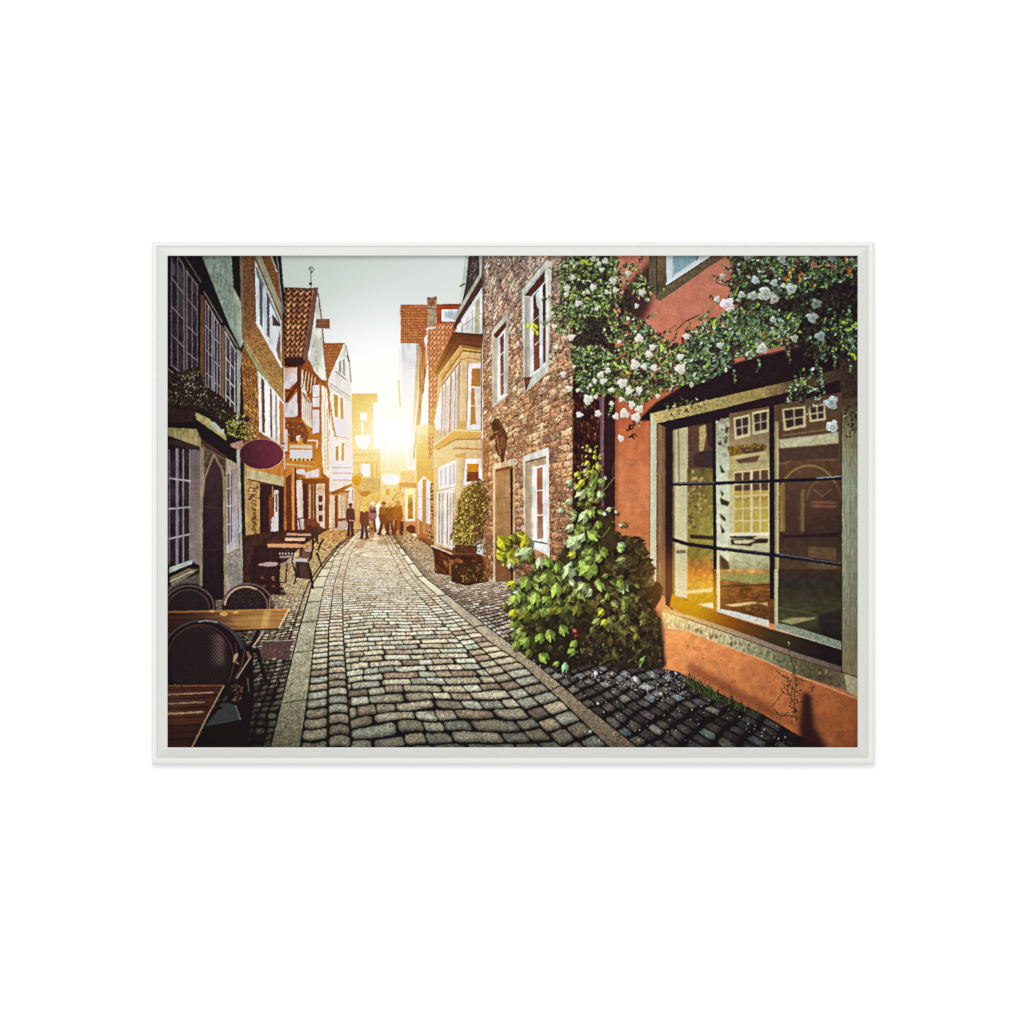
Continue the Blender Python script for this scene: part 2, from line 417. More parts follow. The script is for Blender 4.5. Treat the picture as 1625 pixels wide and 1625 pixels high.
poly(e('470,0 530,0 545,560 540,690 490,650 475,560'), gd(512, 640, (250, 240, 222), 520, 750, (244, 228, 200), .08, 2, 0, 1, 5))
line(e('495,0 505,640'), 1.1, (196, 160, 120)); line(e('520,60 530,620'), 1.1, (180, 130, 80))
for q in range(8): line(e('%d,%d %d,%d' % (478, 330 + q * 40, 540, 300 + q * 42)), .8, (206, 176, 140))
poly(e('225,700 330,700 510,690 525,1165 235,1155'), tx((118, 56, 30), .2, 3)); poly(e('237,700 288,690 312,1190 252,1160'), gd(475, 760, (236, 214, 204), 482, 840, (214, 186, 180), .06)); line(e('237,700 330,705'), 2, (70, 34, 30))
poly(e('300,740 340,740 345,1060 300,1060'), (66, 34, 36)); poly(e('350,745 372,745 372,1060 350,1060'), (206, 150, 110)); poly(e('376,750 415,750 415,1100 378,1060'), (84, 42, 32)); line(e('395,750 395,1060'), 1.2, (200, 150, 110))
poly(e('418,740 498,740 498,1155 440,1120 420,1050'), tx((228, 200, 176), .06)); poly(e('430,760 490,750 490,800 425,800'), tx((214, 170, 120), .2, 1.4))
for y in (850, 935, 1030): poly(e('440,%d 478,%d 478,%d 440,%d' % (y, y, y + 58, y + 58)), (84, 42, 34))
poly(e('498,690 530,700 527,1165 498,1165'), tx((132, 66, 24), .12)); line(e('535,820 720,815'), 2.4, (140, 78, 36))
poly(e('132,560 170,560 235,600 235,1190 135,1200'), tx((190, 116, 54), .15, 2)); poly(e('140,690 190,650 200,1180 145,1190'), tx((96, 46, 32), .25, 2)); line(e('208,600 206,1190'), 2.4, (214, 150, 90)); line(e('228,600 232,1180'), 2.6, (70, 36, 34))
line(e('135,560 380,585'), 2.4, (206, 170, 126))

R('printed_house', 'ochre stucco house with white windows and a stone band, left side')
poly(a('745,30 1105,30 1138,400 1140,1700 1140,2600 745,2600'), tx((130, 84, 46), .3, 2.2))
poly(a('752,30 872,30 880,650 1112,1070 1135,1395 770,845'), multi([(406, (112, 76, 54)), (500, (124, 84, 54)), (550, (164, 122, 72)), (640, (176, 134, 76))], 'y', .32, 2.0))
for q in range(500):
    x, y = inpoly(a('752,30 872,30 880,650 1112,1070 1135,1395 770,845'), 1)[0]; ell(x, y, .8, 1.2, ((70, 40, 30), (190, 140, 90))[q % 2], .5, .45)
poly(a('868,38 920,38 1122,510 1128,640'), tx((158, 158, 130), .12, 4)); poly(a('918,30 1022,30 1112,250 1122,520'), tx((124, 82, 48), .3, 2)); poly(a('1022,30 1075,30 1092,215 1070,200'), (52, 40, 44)); line(a('1015,40 1070,190'), 1.4, (206, 208, 200))
poly(a('1072,30 1106,30 1140,420 1142,1060 1122,640'), (34, 26, 28)); line(a('1070,30 1095,300 1128,560'), 1.3, (150, 150, 146))
poly(a('866,80 1112,645 1112,1062 880,652'), tx((222, 230, 228), .04)); poly(a('872,140 890,150 1100,650 1100,690 940,330 885,230'), (120, 128, 126)); poly(a('905,250 938,320 938,705 912,668'), (92, 94, 112)); poly(a('946,300 972,360 972,760 950,720'), (206, 214, 216)); poly(a('975,380 1000,440 1000,800 978,770'), (84, 82, 100)); poly(a('1008,480 1098,670 1098,720 1060,900 1008,810'), (216, 224, 226)); poly(a('1028,575 1102,668 1100,692 1030,684'), (78, 62, 56)); poly(a('1062,900 1100,700 1106,1020 1080,980'), tx((128, 100, 84), .15)); line(a('880,652 1112,1062'), 2.6, (238, 242, 240))
poly(a('764,850 796,850 1136,1392 1136,1425 905,1125'), tx((176, 168, 122), .14, 5)); line(a('770,845 1136,1395'), 1, (110, 90, 60))
poly(a('745,930 905,1115 905,1760 770,1580'), bricks(562, 795, 4200, .032, [(186, 128, 70), (172, 114, 62), (200, 142, 80)], (96, 58, 36), 8, .12, .25, .8, 1.15))
poly(a('893,1105 1138,1400 1138,1800 910,1640'), tx((156, 116, 92), .1)); 
for (x0, x1, c_) in ((895, 922, (240, 240, 236)), (930, 950, (96, 62, 60)), (953, 1003, (250, 250, 248)), (1008, 1022, (120, 92, 86)), (1022, 1052, (246, 246, 244)), (1056, 1070, (176, 150, 120)), (1070, 1092, (252, 248, 240)), (1095, 1132, (196, 120, 66))):
    t0 = (x0 - 893) / 245; t1 = (x1 - 893) / 245
    poly([lerp(a.pt(893, 1115), a.pt(1138, 1410), t0), lerp(a.pt(893, 1115), a.pt(1138, 1410), t1), lerp(a.pt(905, 1640), a.pt(1138, 1800), t1), lerp(a.pt(905, 1640), a.pt(1138, 1800), t0)], tx(c_, .05))
line(a('893,1108 1138,1402'), 2, (250, 250, 246)); line(a('1136,1060 1138,2000'), 1.6, (214, 214, 206)); line(b('905,255 1125,395'), 2.4, (240, 226, 206))
poly(b('745,530 1135,540 1135,690 800,610'), multi([(730, (190, 112, 52)), (760, (212, 140, 74))], 'y', .1))
poly(b('785,595 1135,685 1135,768 785,690'), tx((198, 182, 138), .10, 4)); line(b('795,700 1130,770'), 1.6, (70, 44, 34))
poly(b('765,530 795,560 800,1640 780,1640'), tx((180, 150, 98), .14, 3)); poly(b('795,705 912,738 912,1310 800,1330'), tx((182, 146, 90), .2, 3))
for q in range(60):
    x, y = inpoly(b('800,740 905,760 905,900 805,900'), 1)[0]; ell(x, y, 1.4, 1.1, ((70, 46, 36), (206, 176, 120))[q % 3 == 0])
for q in range(40):
    x, y = inpoly(b('840,920 875,930 880,1230 840,1180'), 1)[0]; ell(x, y, 1.1, 2, (92, 62, 40), 0, .8)
poly(b('910,735 1132,768 1132,1220 1100,1240 915,1310'), tx((52, 30, 36), .2, 4)); poly(b('995,860 1030,820 1040,1000 1035,1180 1000,1190'), tx((126, 62, 34), .35, 2)); poly(b('1045,800 1082,800 1082,1215 1045,1225'), (226, 212, 204)); poly(b('1055,830 1072,835 1072,1000 1055,1000'), (96, 70, 70)); poly(b('1055,1020 1070,1020 1070,1200 1055,1200'), (206, 190, 190)); poly(b('1018,1060 1040,1040 1045,1210 1015,1200'), (206, 196, 204)); line(b('1030,770 1034,860'), 2, (206, 150, 100))
poly(b('780,1310 915,1300 900,1640 790,1640'), tx((112, 70, 46), .3, 3))

R('printed_house', 'dark old house with leaded windows and a pointed arch door, left edge')
poly(a('50,30 745,30 770,840 740,950 770,1600 770,2300 800,3100 50,3100'), tx(K, .25, 6))
poly(a('375,30 650,30 668,330 745,480 765,830 735,890 640,700 555,490 470,270'), tx((146, 162, 148), .22, 4, .7, 2)); poly(a('668,330 745,480 762,820 742,850 700,600'), tx((178, 186, 158), .14, 4))
for q in range(46):
    x, y = inpoly(a('420,60 640,60 660,340 735,520 740,780 560,460'), 1)[0]; line([(x, y), (x + rng.uniform(0, 2.5), y + rng.uniform(3, 9))], .9, (88, 100, 90), .6)
poly(a('650,30 735,30 745,480 668,330'), (38, 27, 32)); poly(a('727,30 753,30 768,835 748,800'), tx((124, 108, 90), .15, 3)); poly(a('105,95 130,130 130,228 105,215'), (188, 204, 194))
wc = (132, 122, 128)
for s_ in ('100,60 215,150 215,1140 95,1050', '242,180 338,310 338,1060 242,1150', '412,455 474,560 474,1290 412,1215', '492,590 548,690 548,1410 492,1310', '600,760 706,900 706,1600 600,1500'):
    poly(a(s_), tx((58, 49, 55), .55, 7, 1, 2.2, 5), .75)
for s_ in ('225,120 238,170 238,1150 225,1120', '160,120 205,190 205,600 160,520', '416,500 436,540 436,880 416,860', '524,700 544,740 544,1000 524,960'): poly(a(s_), (92, 92, 96), .45)
for x, y0, y1 in ((100, 60, 1050), (157, 60, 1090), (215, 150, 1140), (242, 180, 1150), (290, 250, 1150), (337, 310, 1060)): line(a('%d,%d %d,%d' % (x, y0, x, y1)), 1.7 if x in (215, 242) else 1.2, wc)
for s_ in ('100,240 215,395', '100,505 212,625', '100,765 212,880', '92,1040 218,1142', '240,185 340,318', '240,430 337,548', '240,680 337,776', '240,925 337,1005', '155,38 215,140', '60,1075 180,1160'): line(a(s_), 1.3, (146, 136, 142))
line(a('215,38 372,285'), 1.1, (128, 112, 112)); line(a('400,375 565,650'), 1.3, (146, 130, 122)); line(a('590,690 708,880'), 1.6, (160, 146, 128))
poly(a('370,395 402,420 396,1215 362,1190'), tx((104, 72, 50), .2, 3, 1, 4)); poly(a('560,680 592,720 584,1560 556,1530'), tx((118, 90, 66), .2, 3, 1, 4))
for x, y0, y1 in ((412, 455, 1215), (440, 500, 1250), (474, 560, 1290), (492, 590, 1310), (520, 640, 1370), (548, 690, 1410)): line(a('%d,%d %d,%d' % (x, y0, x, y1)), 1.9 if x in (474, 492) else 1.2, (164, 154, 160))
for s_ in ('410,450 552,695', '412,680 474,748', '412,900 474,968', '412,1108 476,1165', '492,800 548,850', '492,1010 548,1060', '492,1200 548,1245', '412,1220 545,1420'): line(a(s_), 1.2, (172, 164, 168))
for x, y0, y1 in ((600, 760, 1500), (640, 830, 1540), (682, 900, 1590), (706, 900, 1600)): line(a('%d,%d %d,%d' % (x, y0, x, y1)), 1.5, (186, 180, 182))
for s_ in ('597,740 690,920', '600,978 682,1090', '600,1158 682,1252', '600,1320 682,1410', '590,1490 692,1592'): line(a(s_), 1.4, (206, 202, 202))
for s_ in ('606,790 636,840 636,960 606,930', '645,860 676,910 676,1040 645,1010', '606,1010 636,1050 636,1140 606,1110', '645,1060 676,1110 676,1200 645,1170', '606,1190 636,1230 636,1310 606,1280'): poly(a(s_), (92, 92, 100), .6)
poly(a('706,890 738,930 728,1500 700,1500'), tx((156, 154, 148), .1, 3, 1, 4))
# ledge, lintel and lower windows
poly(b('60,40 320,70 600,270 600,330 330,170 60,180'), tx((52, 36, 36), .3, 4)); poly(b('318,85 455,150 470,215 600,290 605,345 330,150'), tx((172, 160, 108), .2, 3)); poly(b('455,165 582,215 585,285 470,235'), tx((182, 188, 178), .12, 2))
poly(b('60,225 330,240 372,330 368,405 60,295'), tx((156, 140, 98), .3, 2, .6, 4))
poly(b('75,335 362,405 362,1490 75,1520'), tx((46, 32, 34), .2, 4)); poly(b('85,450 260,450 260,1440 85,1480'), tx((58, 44, 48), .5, 7, 1, 2, 9), .8); poly(b('265,440 372,405 366,1495 270,1445'), gd(305, 700, (112, 94, 96), 316, 890, (146, 130, 126), .08, 4)); poly(b('80,330 360,400 360,440 80,370'), (58, 44, 42))
for x, w_ in ((80, 1.4), (152, 4.6), (208, 2.4), (268, 2)): line(b('%d,430 %d,1480' % (x, x)), w_, (140, 132, 138))
for s_ in ('78,690 270,716', '78,972 270,956', '78,1248 270,1204'): line(b(s_), 2.6, (176, 172, 178))
poly(b('80,1510 292,1438 292,1475 80,1560'), tx((190, 196, 190), .08, 3)); poly(b('85,1605 250,1520 352,1528 100,1700'), tx((128, 112, 92), .25, 3)); line(b('85,1640 300,1540'), 1.4, (210, 205, 190)); poly(b('60,1700 360,1560 365,1760 60,1900'), tx((96, 86, 80), .5, 2))
poly(b('360,395 402,425 386,1900 360,1900'), tx((148, 132, 112), .18, 3, 1, 4))
poly(b('400,430 600,520 600,800 400,820'), tx((84, 66, 54), .5, 2)); line(b('385,1000 400,700 490,470 570,620 592,760'), 2.6, (146, 128, 104))
poly(b('382,1960 388,900 405,760 435,640 490,500 545,600 575,720 588,1960'), multi([(720, (66, 48, 52)), (800, (56, 38, 44)), (930, (42, 28, 36))], 'y', .12, 6)); line(b('400,950 570,965'), .9, (88, 66, 60), .8); line(b('400,1350 580,1340'), .9, (76, 54, 56), .7)
poly(b('370,325 600,485 602,540 372,400'), tx((72, 50, 46), .2)); line(b('370,400 602,520'), 1.3, (132, 100, 90)); line(b('385,380 440,470 400,560'), 2, (110, 94, 74))
poly(b('572,700 600,660 600,1900 586,1900'), tx((156, 136, 100), .25, 3)); poly(b('600,560 702,570 718,1310 605,1370'), gd(362, 750, (158, 140, 134), 378, 850, (186, 178, 184), .06)); poly(b('615,650 655,650 655,1270 615,1300'), (112, 96, 100)); line(b('640,640 640,1290'), 1.4, (200, 194, 196)); poly(b('600,500 700,560 690,590 615,650 600,650'), tx((176, 160, 136), .12))
for y in (785, 945, 1115): line(b('605,%d 655,%d' % (y, y - 4)), 1.6, (206, 200, 200))
poly(b('603,1330 722,1285 726,1325 605,1385'), tx((190, 186, 176), .1, 2)); poly(b('600,1385 728,1325 770,1700 600,1960'), tx((150, 142, 132), .5, 1.6)); poly(b('698,430 742,420 768,1640 728,1320'), tx((172, 166, 156), .12, 4, 1, 3))
poly(b('640,375 752,342 782,420 745,450 720,425 640,400'), tx((164, 126, 112), .2, 2)); poly(b('728,430 766,540 795,1900 765,1900'), tx((38, 27, 32), .1))

R('printed_window_box', 'dark planted window box under the leaded windows of the old house')
poly(a('60,1130 340,1060 420,1240 560,1330 700,1500 690,1580 560,1640 420,1470 60,1420'), tx((44, 32, 32), .3, 4))
for x, y in inpoly(a('60,1130 340,1070 430,1250 560,1350 640,1500 560,1560 420,1450 60,1380'), 420):
    leaf(x, y, rng.uniform(2, 4.5), rng.uniform(1.4, 2.6), rng.uniform(0, 6), ((58, 50, 38), (84, 80, 58), (40, 30, 30), (130, 124, 100), (66, 60, 40))[int(rng.choice(5, p=[.35, .2, .25, .06, .14]))])
for x, y in inpoly(a('200,1180 350,1080 430,1260 500,1340 380,1360 250,1330'), 30): ell(x, y, .9, .8, (172, 168, 150))
R('printed_hanging_plant', 'yellow green plants hanging on the house front above the purple sign')
ell(*b.pt(665, 270), 9, 8, tx((44, 34, 32), .2))
for x, y in inpoly(b('600,180 700,90 800,130 880,280 860,370 760,330 620,300'), 330):
    leaf(x, y, rng.uniform(2, 5), rng.uniform(1.3, 2.6), rng.uniform(0, 6), ((150, 146, 60), (112, 104, 60), (52, 42, 34), (186, 178, 112), (60, 46, 44))[int(rng.choice(5, p=[.22, .22, .3, .12, .14]))])
arc(*b.pt(712, 130), 5, 7, 0, 360, 1, (50, 40, 40)); ell(*b.pt(790, 150), 5, 5, (50, 34, 52))
R('printed_sign', 'blank purple oval sign on the ochre house')
ell(*b.pt(932, 470), 35.3, 24.3, (206, 160, 130)); ell(*b.pt(928, 470), 34.6, 23.6, gd(385, 735, (62, 32, 44), 440, 720, (96, 36, 56), .10, 6))
line(b('1100,380 1140,372'), 1.6, (60, 44, 40))
R('printed_sign', 'white rectangular hanging sign with scalloped gold edge by the half timbered house')
poly(e('168,372 392,378 392,545 168,528'), (176, 120, 66)); poly(e('178,385 384,388 384,418 178,414'), (206, 186, 160)); poly(e('180,428 382,430 382,512 180,510'), (208, 204, 208))
for q in range(11): ell(*e.pt(190 + q * 19, 520 + 2 * math.sin(q)), 1.7, 2.2, ((110, 66, 40), (226, 190, 120))[q % 2])
ell(*e.pt(272, 362), 4, 4.5, (206, 130, 40)); line(e('345,345 430,345 425,410'), 2, (236, 222, 206)); ell(*e.pt(252, 325), 3, 5, (216, 196, 170)); line(e('135,455 170,465'), 1.8, (60, 36, 30))
R('printed_sign', 'white shield shaped sign hanging before the tan block')
poly(e('775,300 915,290 918,370 880,425 845,432 785,375'), (250, 244, 242)); line(e('845,180 845,300'), 2.4, (255, 250, 232))
R('printed_lantern', 'round yellow lantern hanging over the pictured street')
ell(*e.pt(792, 708), 8, 7.5, gd(560, 755, (214, 150, 34), 572, 768, (196, 128, 22))); poly(e('770,745 815,745 812,800 772,800'), (222, 160, 60)); line(e('770,745 815,745'), 1.6, (170, 100, 20)); poly(e('820,815 905,805 925,830 880,860 830,850'), (184, 112, 40))
R('printed_sign', 'white oval sign hanging over the pictured crowd')
ell(*e.pt(1105, 700), 14.6, 8.8, (255, 246, 226)); ell(*e.pt(1105, 700), 13.8, 8.0, (246, 240, 246))
# ================================================================ THE STREET
YK = np.array([840, 845, 864, 903, 930, 1005, 1095, 1190.])
KLx = np.interp(YK, [840, 845, 864, 903, 930, 1005, 1095, 1190], [572, 566, 540, 511, 495, 474, 452, 429])
def edge(ys, xs): return lambda Y: np.interp(Y, ys, xs)
KL = edge([838, 845, 864, 903, 930, 1005, 1095, 1190], [576, 566, 540, 511, 495, 474, 452, 429])
KR = edge([838, 850, 880, 917, 930, 1000, 1095, 1190], [579, 562, 534, 520, 515, 501, 490, 476])
L2 = edge([838, 850, 880, 917, 930, 1000, 1095, 1190], [581, 568, 545, 534, 530, 522, 521, 521])
L3 = edge([838, 850, 880, 917, 930, 1000, 1095, 1190], [584, 573, 556, 547, 544, 545, 552, 559])
RA = edge([838, 852, 880, 917, 1052, 1190], [602, 609, 622, 641, 760, 896])
RB = edge([838, 852, 880, 917, 1044, 1190], [607, 614, 631, 654, 780, 934])
RC = edge([838, 852, 890, 915, 1017, 1048, 1119, 1190], [611, 619, 644, 660, 776, 822, 899, 972])
RD = edge([838, 852, 890, 915, 1000, 1040, 1119, 1190], [616, 625, 655, 674, 782, 836, 929, 1018])
VR = 7200.0


def setts(X, Y, u, v, wpx, hpx, pal, dark, s=0, vmin=.7, vmax=1.15, gap=.13, speck=.3, off=.5):
    """stone setts laid in courses; u counts stones across, v courses"""
    pal = np.asarray(pal, np.float32); dark = np.asarray(dark, np.float32)
    r = np.floor(v); fv = v - r
    uu = u + hsh(r, r * 0, s) * off * 2 + .30 * np.sin(u * 1.7 + hsh(r, r * 0 + 5, s) * 6.3) * (off > 0)
    cl = np.floor(uu); fu = uu - cl
    hj = (hsh(cl, r, s + 6) - .5) * .16
    ex = np.minimum(fu, 1 - fu) * wpx; ey = np.minimum(fv + hj * .5, 1 - fv - hj * .3) * hpx
    rad = np.minimum(hpx, wpx) * .30
    gpx = gap * hpx * (.55 + .9 * fbm(X / 4, Y / 4, s + 8, 2)); wq = np.clip(hpx * .09, .08, .8)
    qx = np.maximum(rad + gpx - ex, 0); qy = np.maximum(rad + gpx - ey, 0)
    dd = rad - np.hypot(qx, qy)
    dd = np.where((qx > 0) & (qy > 0), dd, np.minimum(ex, ey) - gpx)
    ins = np.clip((dd + wq * .7) / (wq * 1.7), 0, 1)
    pi = np.minimum((hsh(cl, r, s + 1) * len(pal)).astype(int), len(pal) - 1)
    br = vmin + (vmax - vmin) * hsh(cl, r, s + 2)
    gr = 1 + speck * 2 * (fbm(X / 1.7, Y / 1.5, s + 3, 3) - .5) + .22 * (fbm(X / 9, Y / 5, s + 4, 2) - .5)
    cc_dome = .80 + .26 * sst(0, 1, dd / (.34 * np.minimum(hpx, wpx)))
    br = br * cc_dome
    rimlit = 1 + .20 * (1 - sst(.0, .45, fv)) - .14 * sst(.6, 1, fv)
    cc = pal[pi] * (br * gr)[..., None]
    return cc, ins, rimlit


def street(X, Y):
    v = -VR / (Y - 795)                             # grows downhill towards the viewer
    hpx = (Y - 795) ** 2 / VR
    far = np.clip((1010 - Y) / 140, 0, 1)
    xl = L3(Y); xr = RA(Y); wid = xr - xl
    t = (X - xl) / wid
    nst = 6.3
    wav = .55 * (fbm(X / 46, Y / 26, 21, 2) - .5)
    vc = v + t * 1.3 + wav + .25 * np.sin(t * 5)
    near = [(150, 155, 144), (143, 150, 141), (155, 150, 134), (146, 141, 126), (155, 160, 150), (150, 148, 134), (126, 116, 104), (158, 155, 142), (149, 153, 143), (142, 138, 126)]
    cc, ins, rl = setts(X, Y, t * nst, vc, wid / nst, hpx, near, (30, 22, 26), 31, .80, 1.12, .085, .50)
    # gutter courses either side
    c1, i1, r1 = setts(X, Y, (X - KR(Y)) / (L2(Y) - KR(Y)), v * 1.0 + .12 * np.sin(X / 9), L2(Y) - KR(Y), hpx, near, (30, 22, 26), 41, .8, 1.08, .09, .5, 0)
    c2, i2, r2 = setts(X, Y, (X - L2(Y)) / (L3(Y) - L2(Y)), v * 1.0 + .4 + .1 * np.sin(X / 7), L3(Y) - L2(Y), hpx, near, (30, 22, 26), 43, .8, 1.08, .09, .5, 0)
    c3, i3, r3 = setts(X, Y, (X - RA(Y)) / (RB(Y) - RA(Y)), v * .92 + (X - RA(Y)) / 70, RB(Y) - RA(Y), hpx * 1.08, near, (30, 22, 26), 47, .84, 1.1, .08, .46, 0)
    c4, i4, r4 = setts(X, Y, (X - RB(Y)) / (RC(Y) - RB(Y)), v * .92 + .5 + (X - RB(Y)) / 70, RC(Y) - RB(Y), hpx * 1.08, near, (30, 22, 26), 49, .84, 1.1, .08, .46, 0)
    for (cq, iq, rq, lo, hi) in ((c1, i1, r1, None, L2(Y)), (c2, i2, r2, L2(Y), L3(Y)), (c3, i3, r3, RA(Y), RB(Y)), (c4, i4, r4, RB(Y), None)):
        sel = (X <= hi) if lo is None else ((X > lo) & (X <= hi) if hi is not None else X > lo)
        cc = np.where(sel[..., None], cq, cc); ins = np.where(sel, iq, ins); rl = np.where(sel, rq, rl)
    tone = np.stack([np.interp(Y, [838, 870, 910, 960, 1030, 1100, 1150, 1186], w) for w in ([1.72, 1.70, 1.64, 1.52, 1.34, 1.10, .92, .76], [1.38, 1.46, 1.50, 1.43, 1.28, 1.06, .89, .74], [1.00, 1.18, 1.33, 1.34, 1.20, 1.00, .84, .70])], -1)
    cc = cc * tone
    flat = np.array((234, 222, 200), np.float32)
    cc = cc * (1 - far[..., None] * .62) + flat * (far[..., None] * .62)
    cc = cc * rl[..., None]
    jt = np.stack([np.interp(Y, [845, 900, 960, 1186], w) for w in ([170, 108, 52, 30], [118, 76, 36, 22], [70, 58, 30, 26])], -1)
    # far away the joints close up and only the dark corners of the stones show
    rj = fbm(X / 2.2, Y / 1.6, 77, 2)
    op = 1 - far * .70 * sst(.30, .6, rj)
    ins = 1 - (1 - ins) * op
    out = jt * (1 - ins[..., None]) + cc * ins[..., None]
    return out


def strip(lo, hi, y0, y1):
    ys = np.linspace(y0, y1, 40)
    return [(float(lo(y)), float(y)) for y in ys] + [(float(hi(y)), float(y)) for y in ys[::-1]]


def pavement(pal, sz, tone, s, slope=0.0, gap=.2, dark=(32, 24, 28), speck=.45, vp=610.0):
    def q(X, Y):
        sg = (Y - 795)
        v = -VR / sg * (15.5 / sz) + slope * (X - vp) / sg * 6
        u = (X - vp) / sg * 360 / sz / 1.25
        hpx = sg ** 2 / VR * sz / 15.5; wpx = sg / 360 * sz * 1.25
        v = v + .7 * (fbm(u / 2.3, v / 2.3, s + 31, 2) - .5); u = u + .5 * (fbm(u / 2, v / 2, s + 37, 2) - .5)
        cc, ins, rl = setts(X, Y, u, v, wpx, hpx, pal, dark, s, .5, 1.2, gap, speck, .5)
        cc = cc * tone(X, Y)[..., None] * rl[..., None]
        lod = sst(1.2, 6.0, hpx)[..., None]
        mean = np.asarray(pal, np.float32).mean(0) * tone(X, Y)[..., None] * (.86 + .5 * (fbm(X / 1.8, Y / 1.3, s + 50, 3) - .5))[..., None]
        cc = cc * (.35 + .65 * lod) + mean * (.65 - .65 * lod)
        dk_ = np.asarray(dark, np.float32) * lod + mean * .52 * (1 - lod)
        return dk_ * (1 - ins[..., None]) + cc * ins[..., None]
    return q


def pave(pal, lo, wd, sz, tone, s, shear, gap, dark, speck, jit=.5):
    """small setts in courses that run along a kerb line"""
    def q(X, Y):
        sg = np.maximum(Y - 795, 8); sc = sg / 390
        hpx = sg ** 2 / VR * sz / 15.5; wpx = wd * sc
        u = (X - lo(Y)) / wpx
        v = -VR / sg * (15.5 / sz) + shear * u
        v = v + jit * 1.2 * (fbm(u / 2.3, v / 2.3, s + 31, 2) - .5); u = u + jit * (fbm(u / 2, v / 2, s + 37, 2) - .5)
        cc, ins, rl = setts(X, Y, u, v, wpx, hpx, pal, dark, s, .62, 1.25, gap, speck, 0)
        tn = tone(X, Y)
        if tn.ndim == 2: tn = tn[..., None] * np.ones(3, np.float32)
        cc = cc * tn * rl[..., None]
        lod = sst(1.0, 5.0, hpx)[..., None]
        grain = .95 + 1.0 * (fbm(X / 1.7, Y / 1.2, s + 50, 3) - .5)
        mean = np.asarray(pal, np.float32).mean(0) * tn * grain[..., None]
        cc = cc * (.4 + .6 * lod) + mean * (.6 - .6 * lod)
        dk_ = np.asarray(dark, np.float32) * lod + mean * .55 * (1 - lod)
        return dk_ * (1 - ins[..., None]) + cc * ins[..., None]
    return q


R('printed_house', 'half timbered house with a dark pantile roof and white gable')
poly([(388, 850), (440, 842), (524, 839), (522, 843), (482, 869), (442, 908), (398, 930), (388, 930)], tx((66, 42, 36), .35, 3))
R('printed_house', 'bay fronted house with brown eaves and tall white windows')
poly([(648, 848), (692, 860), (764, 880), (800, 905), (800, 912), (700, 886), (660, 860)], tx((120, 78, 52), .3, 3))
R('printed_pavement', 'small mosaic setts under the cafe tables')
def tl(X, Y):
    w = np.stack([np.interp(Y, [836, 870, 920, 970, 1030, 1090, 1186], v) for v in ([1.70, 1.66, 1.58, 1.44, 1.12, .84, .60], [1.26, 1.38, 1.44, 1.37, 1.09, .82, .58], [.82, 1.05, 1.22, 1.24, 1.04, .80, .58])], -1)
    return w * (.62 + .38 * sst(385, 480, X))[..., None]
poly([(266, 1190)] + [(266, 958), (392, 948), (398, 926), (440, 905), (480, 866), (520, 841), (578, 838)] + [(float(KL(y)), float(y)) for y in np.linspace(840, 1190, 40)],
     pave([(150, 140, 124), (136, 126, 112), (160, 152, 134), (120, 106, 96), (170, 162, 144)], KL, 17, 10.5, tl, 51, .25, .13, (34, 26, 29), .55, .8))
R('printed_kerb', 'pale granite kerb beside the cafe tables')
def kerb(lo, hi, s, per, base):
    def q(X, Y):
        v = -VR / (Y - 795) / per + .06 * (X - lo(Y)) / (hi(Y) - lo(Y))
        fv = v - np.floor(v)
        jt = np.minimum(fv, 1 - fv) * per * (Y - 795) ** 2 / VR
        gr = 1 + .95 * (fbm(X / 1.6, Y / 1.6, s, 3) - .5) * sst(880, 1050, Y) + .25 * (fbm(X / 12, Y / 12, s + 3, 2) - .5)
        tone = np.stack([np.interp(Y, [840, 880, 930, 1010, 1100, 1186], w) for w in base], -1)
        eg = np.minimum(X - lo(Y), hi(Y) - X)
        dk = (.45 + .55 * sst(.2, 1.4, jt)) * (.6 + .4 * sst(0, 1.6, eg))
        return tone * (gr * dk * (.9 + .2 * hsh(np.floor(v), np.floor(v) * 0, s)))[..., None]
    return q
poly(strip(KL, KR, 839, 1190), kerb(KL, KR, 61, 7.5, ([222, 216, 198, 180, 152, 120], [190, 198, 188, 174, 146, 114], [142, 166, 162, 148, 120, 94])))
line([(float(KL(y)) - .5, float(y)) for y in np.linspace(850, 1190, 40)], 2.2, (36, 26, 28), .85); line([(float(KL(y)) - 22 * (y - 795) / 390, float(y)) for y in np.linspace(860, 1190, 40)], 2.0, (36, 26, 28), .8); line([(float(KR(y)) + .4, float(y)) for y in np.linspace(850, 1190, 40)], 2.4, (34, 25, 28), .85)
R('printed_pavement', 'dark rounded setts strewn with petals below the orange wall')
def tr(X, Y):
    w = np.stack([np.interp(Y, [836, 880, 930, 990, 1040, 1090, 1186], v) for v in ([1.85, 1.85, 1.72, 1.42, .92, .84, .76], [1.45, 1.66, 1.62, 1.36, .90, .84, .77], [1.05, 1.42, 1.48, 1.30, .90, .84, .80])], -1)
    sh = 1 - .40 * sst(0, 150, X - 1030 - (Y - 1090) * .9)
    return w * np.where(Y > 1000, sh, 1)[..., None]
poly([(float(RD(y)), float(y)) for y in np.linspace(838, 1190, 40)] + [(1320, 1190), (1205, 1128), (1055, 1050), (800, 900), (700, 880), (640, 838)],
     pave([(138, 129, 120), (112, 103, 97), (138, 144, 140), (96, 86, 82), (120, 109, 100), (132, 124, 110), (106, 97, 92)], RD, 27, 13.5, tr, 71, .55, .12, (34, 26, 31), .6, .5))
R('printed_kerb', 'worn granite kerb on the plant side of the pictured street')
poly(strip(RC, RD, 839, 1190), kerb(RC, RD, 67, 12, ([236, 228, 206, 168, 140, 116], [206, 212, 196, 156, 126, 102], [160, 184, 172, 130, 104, 84])))
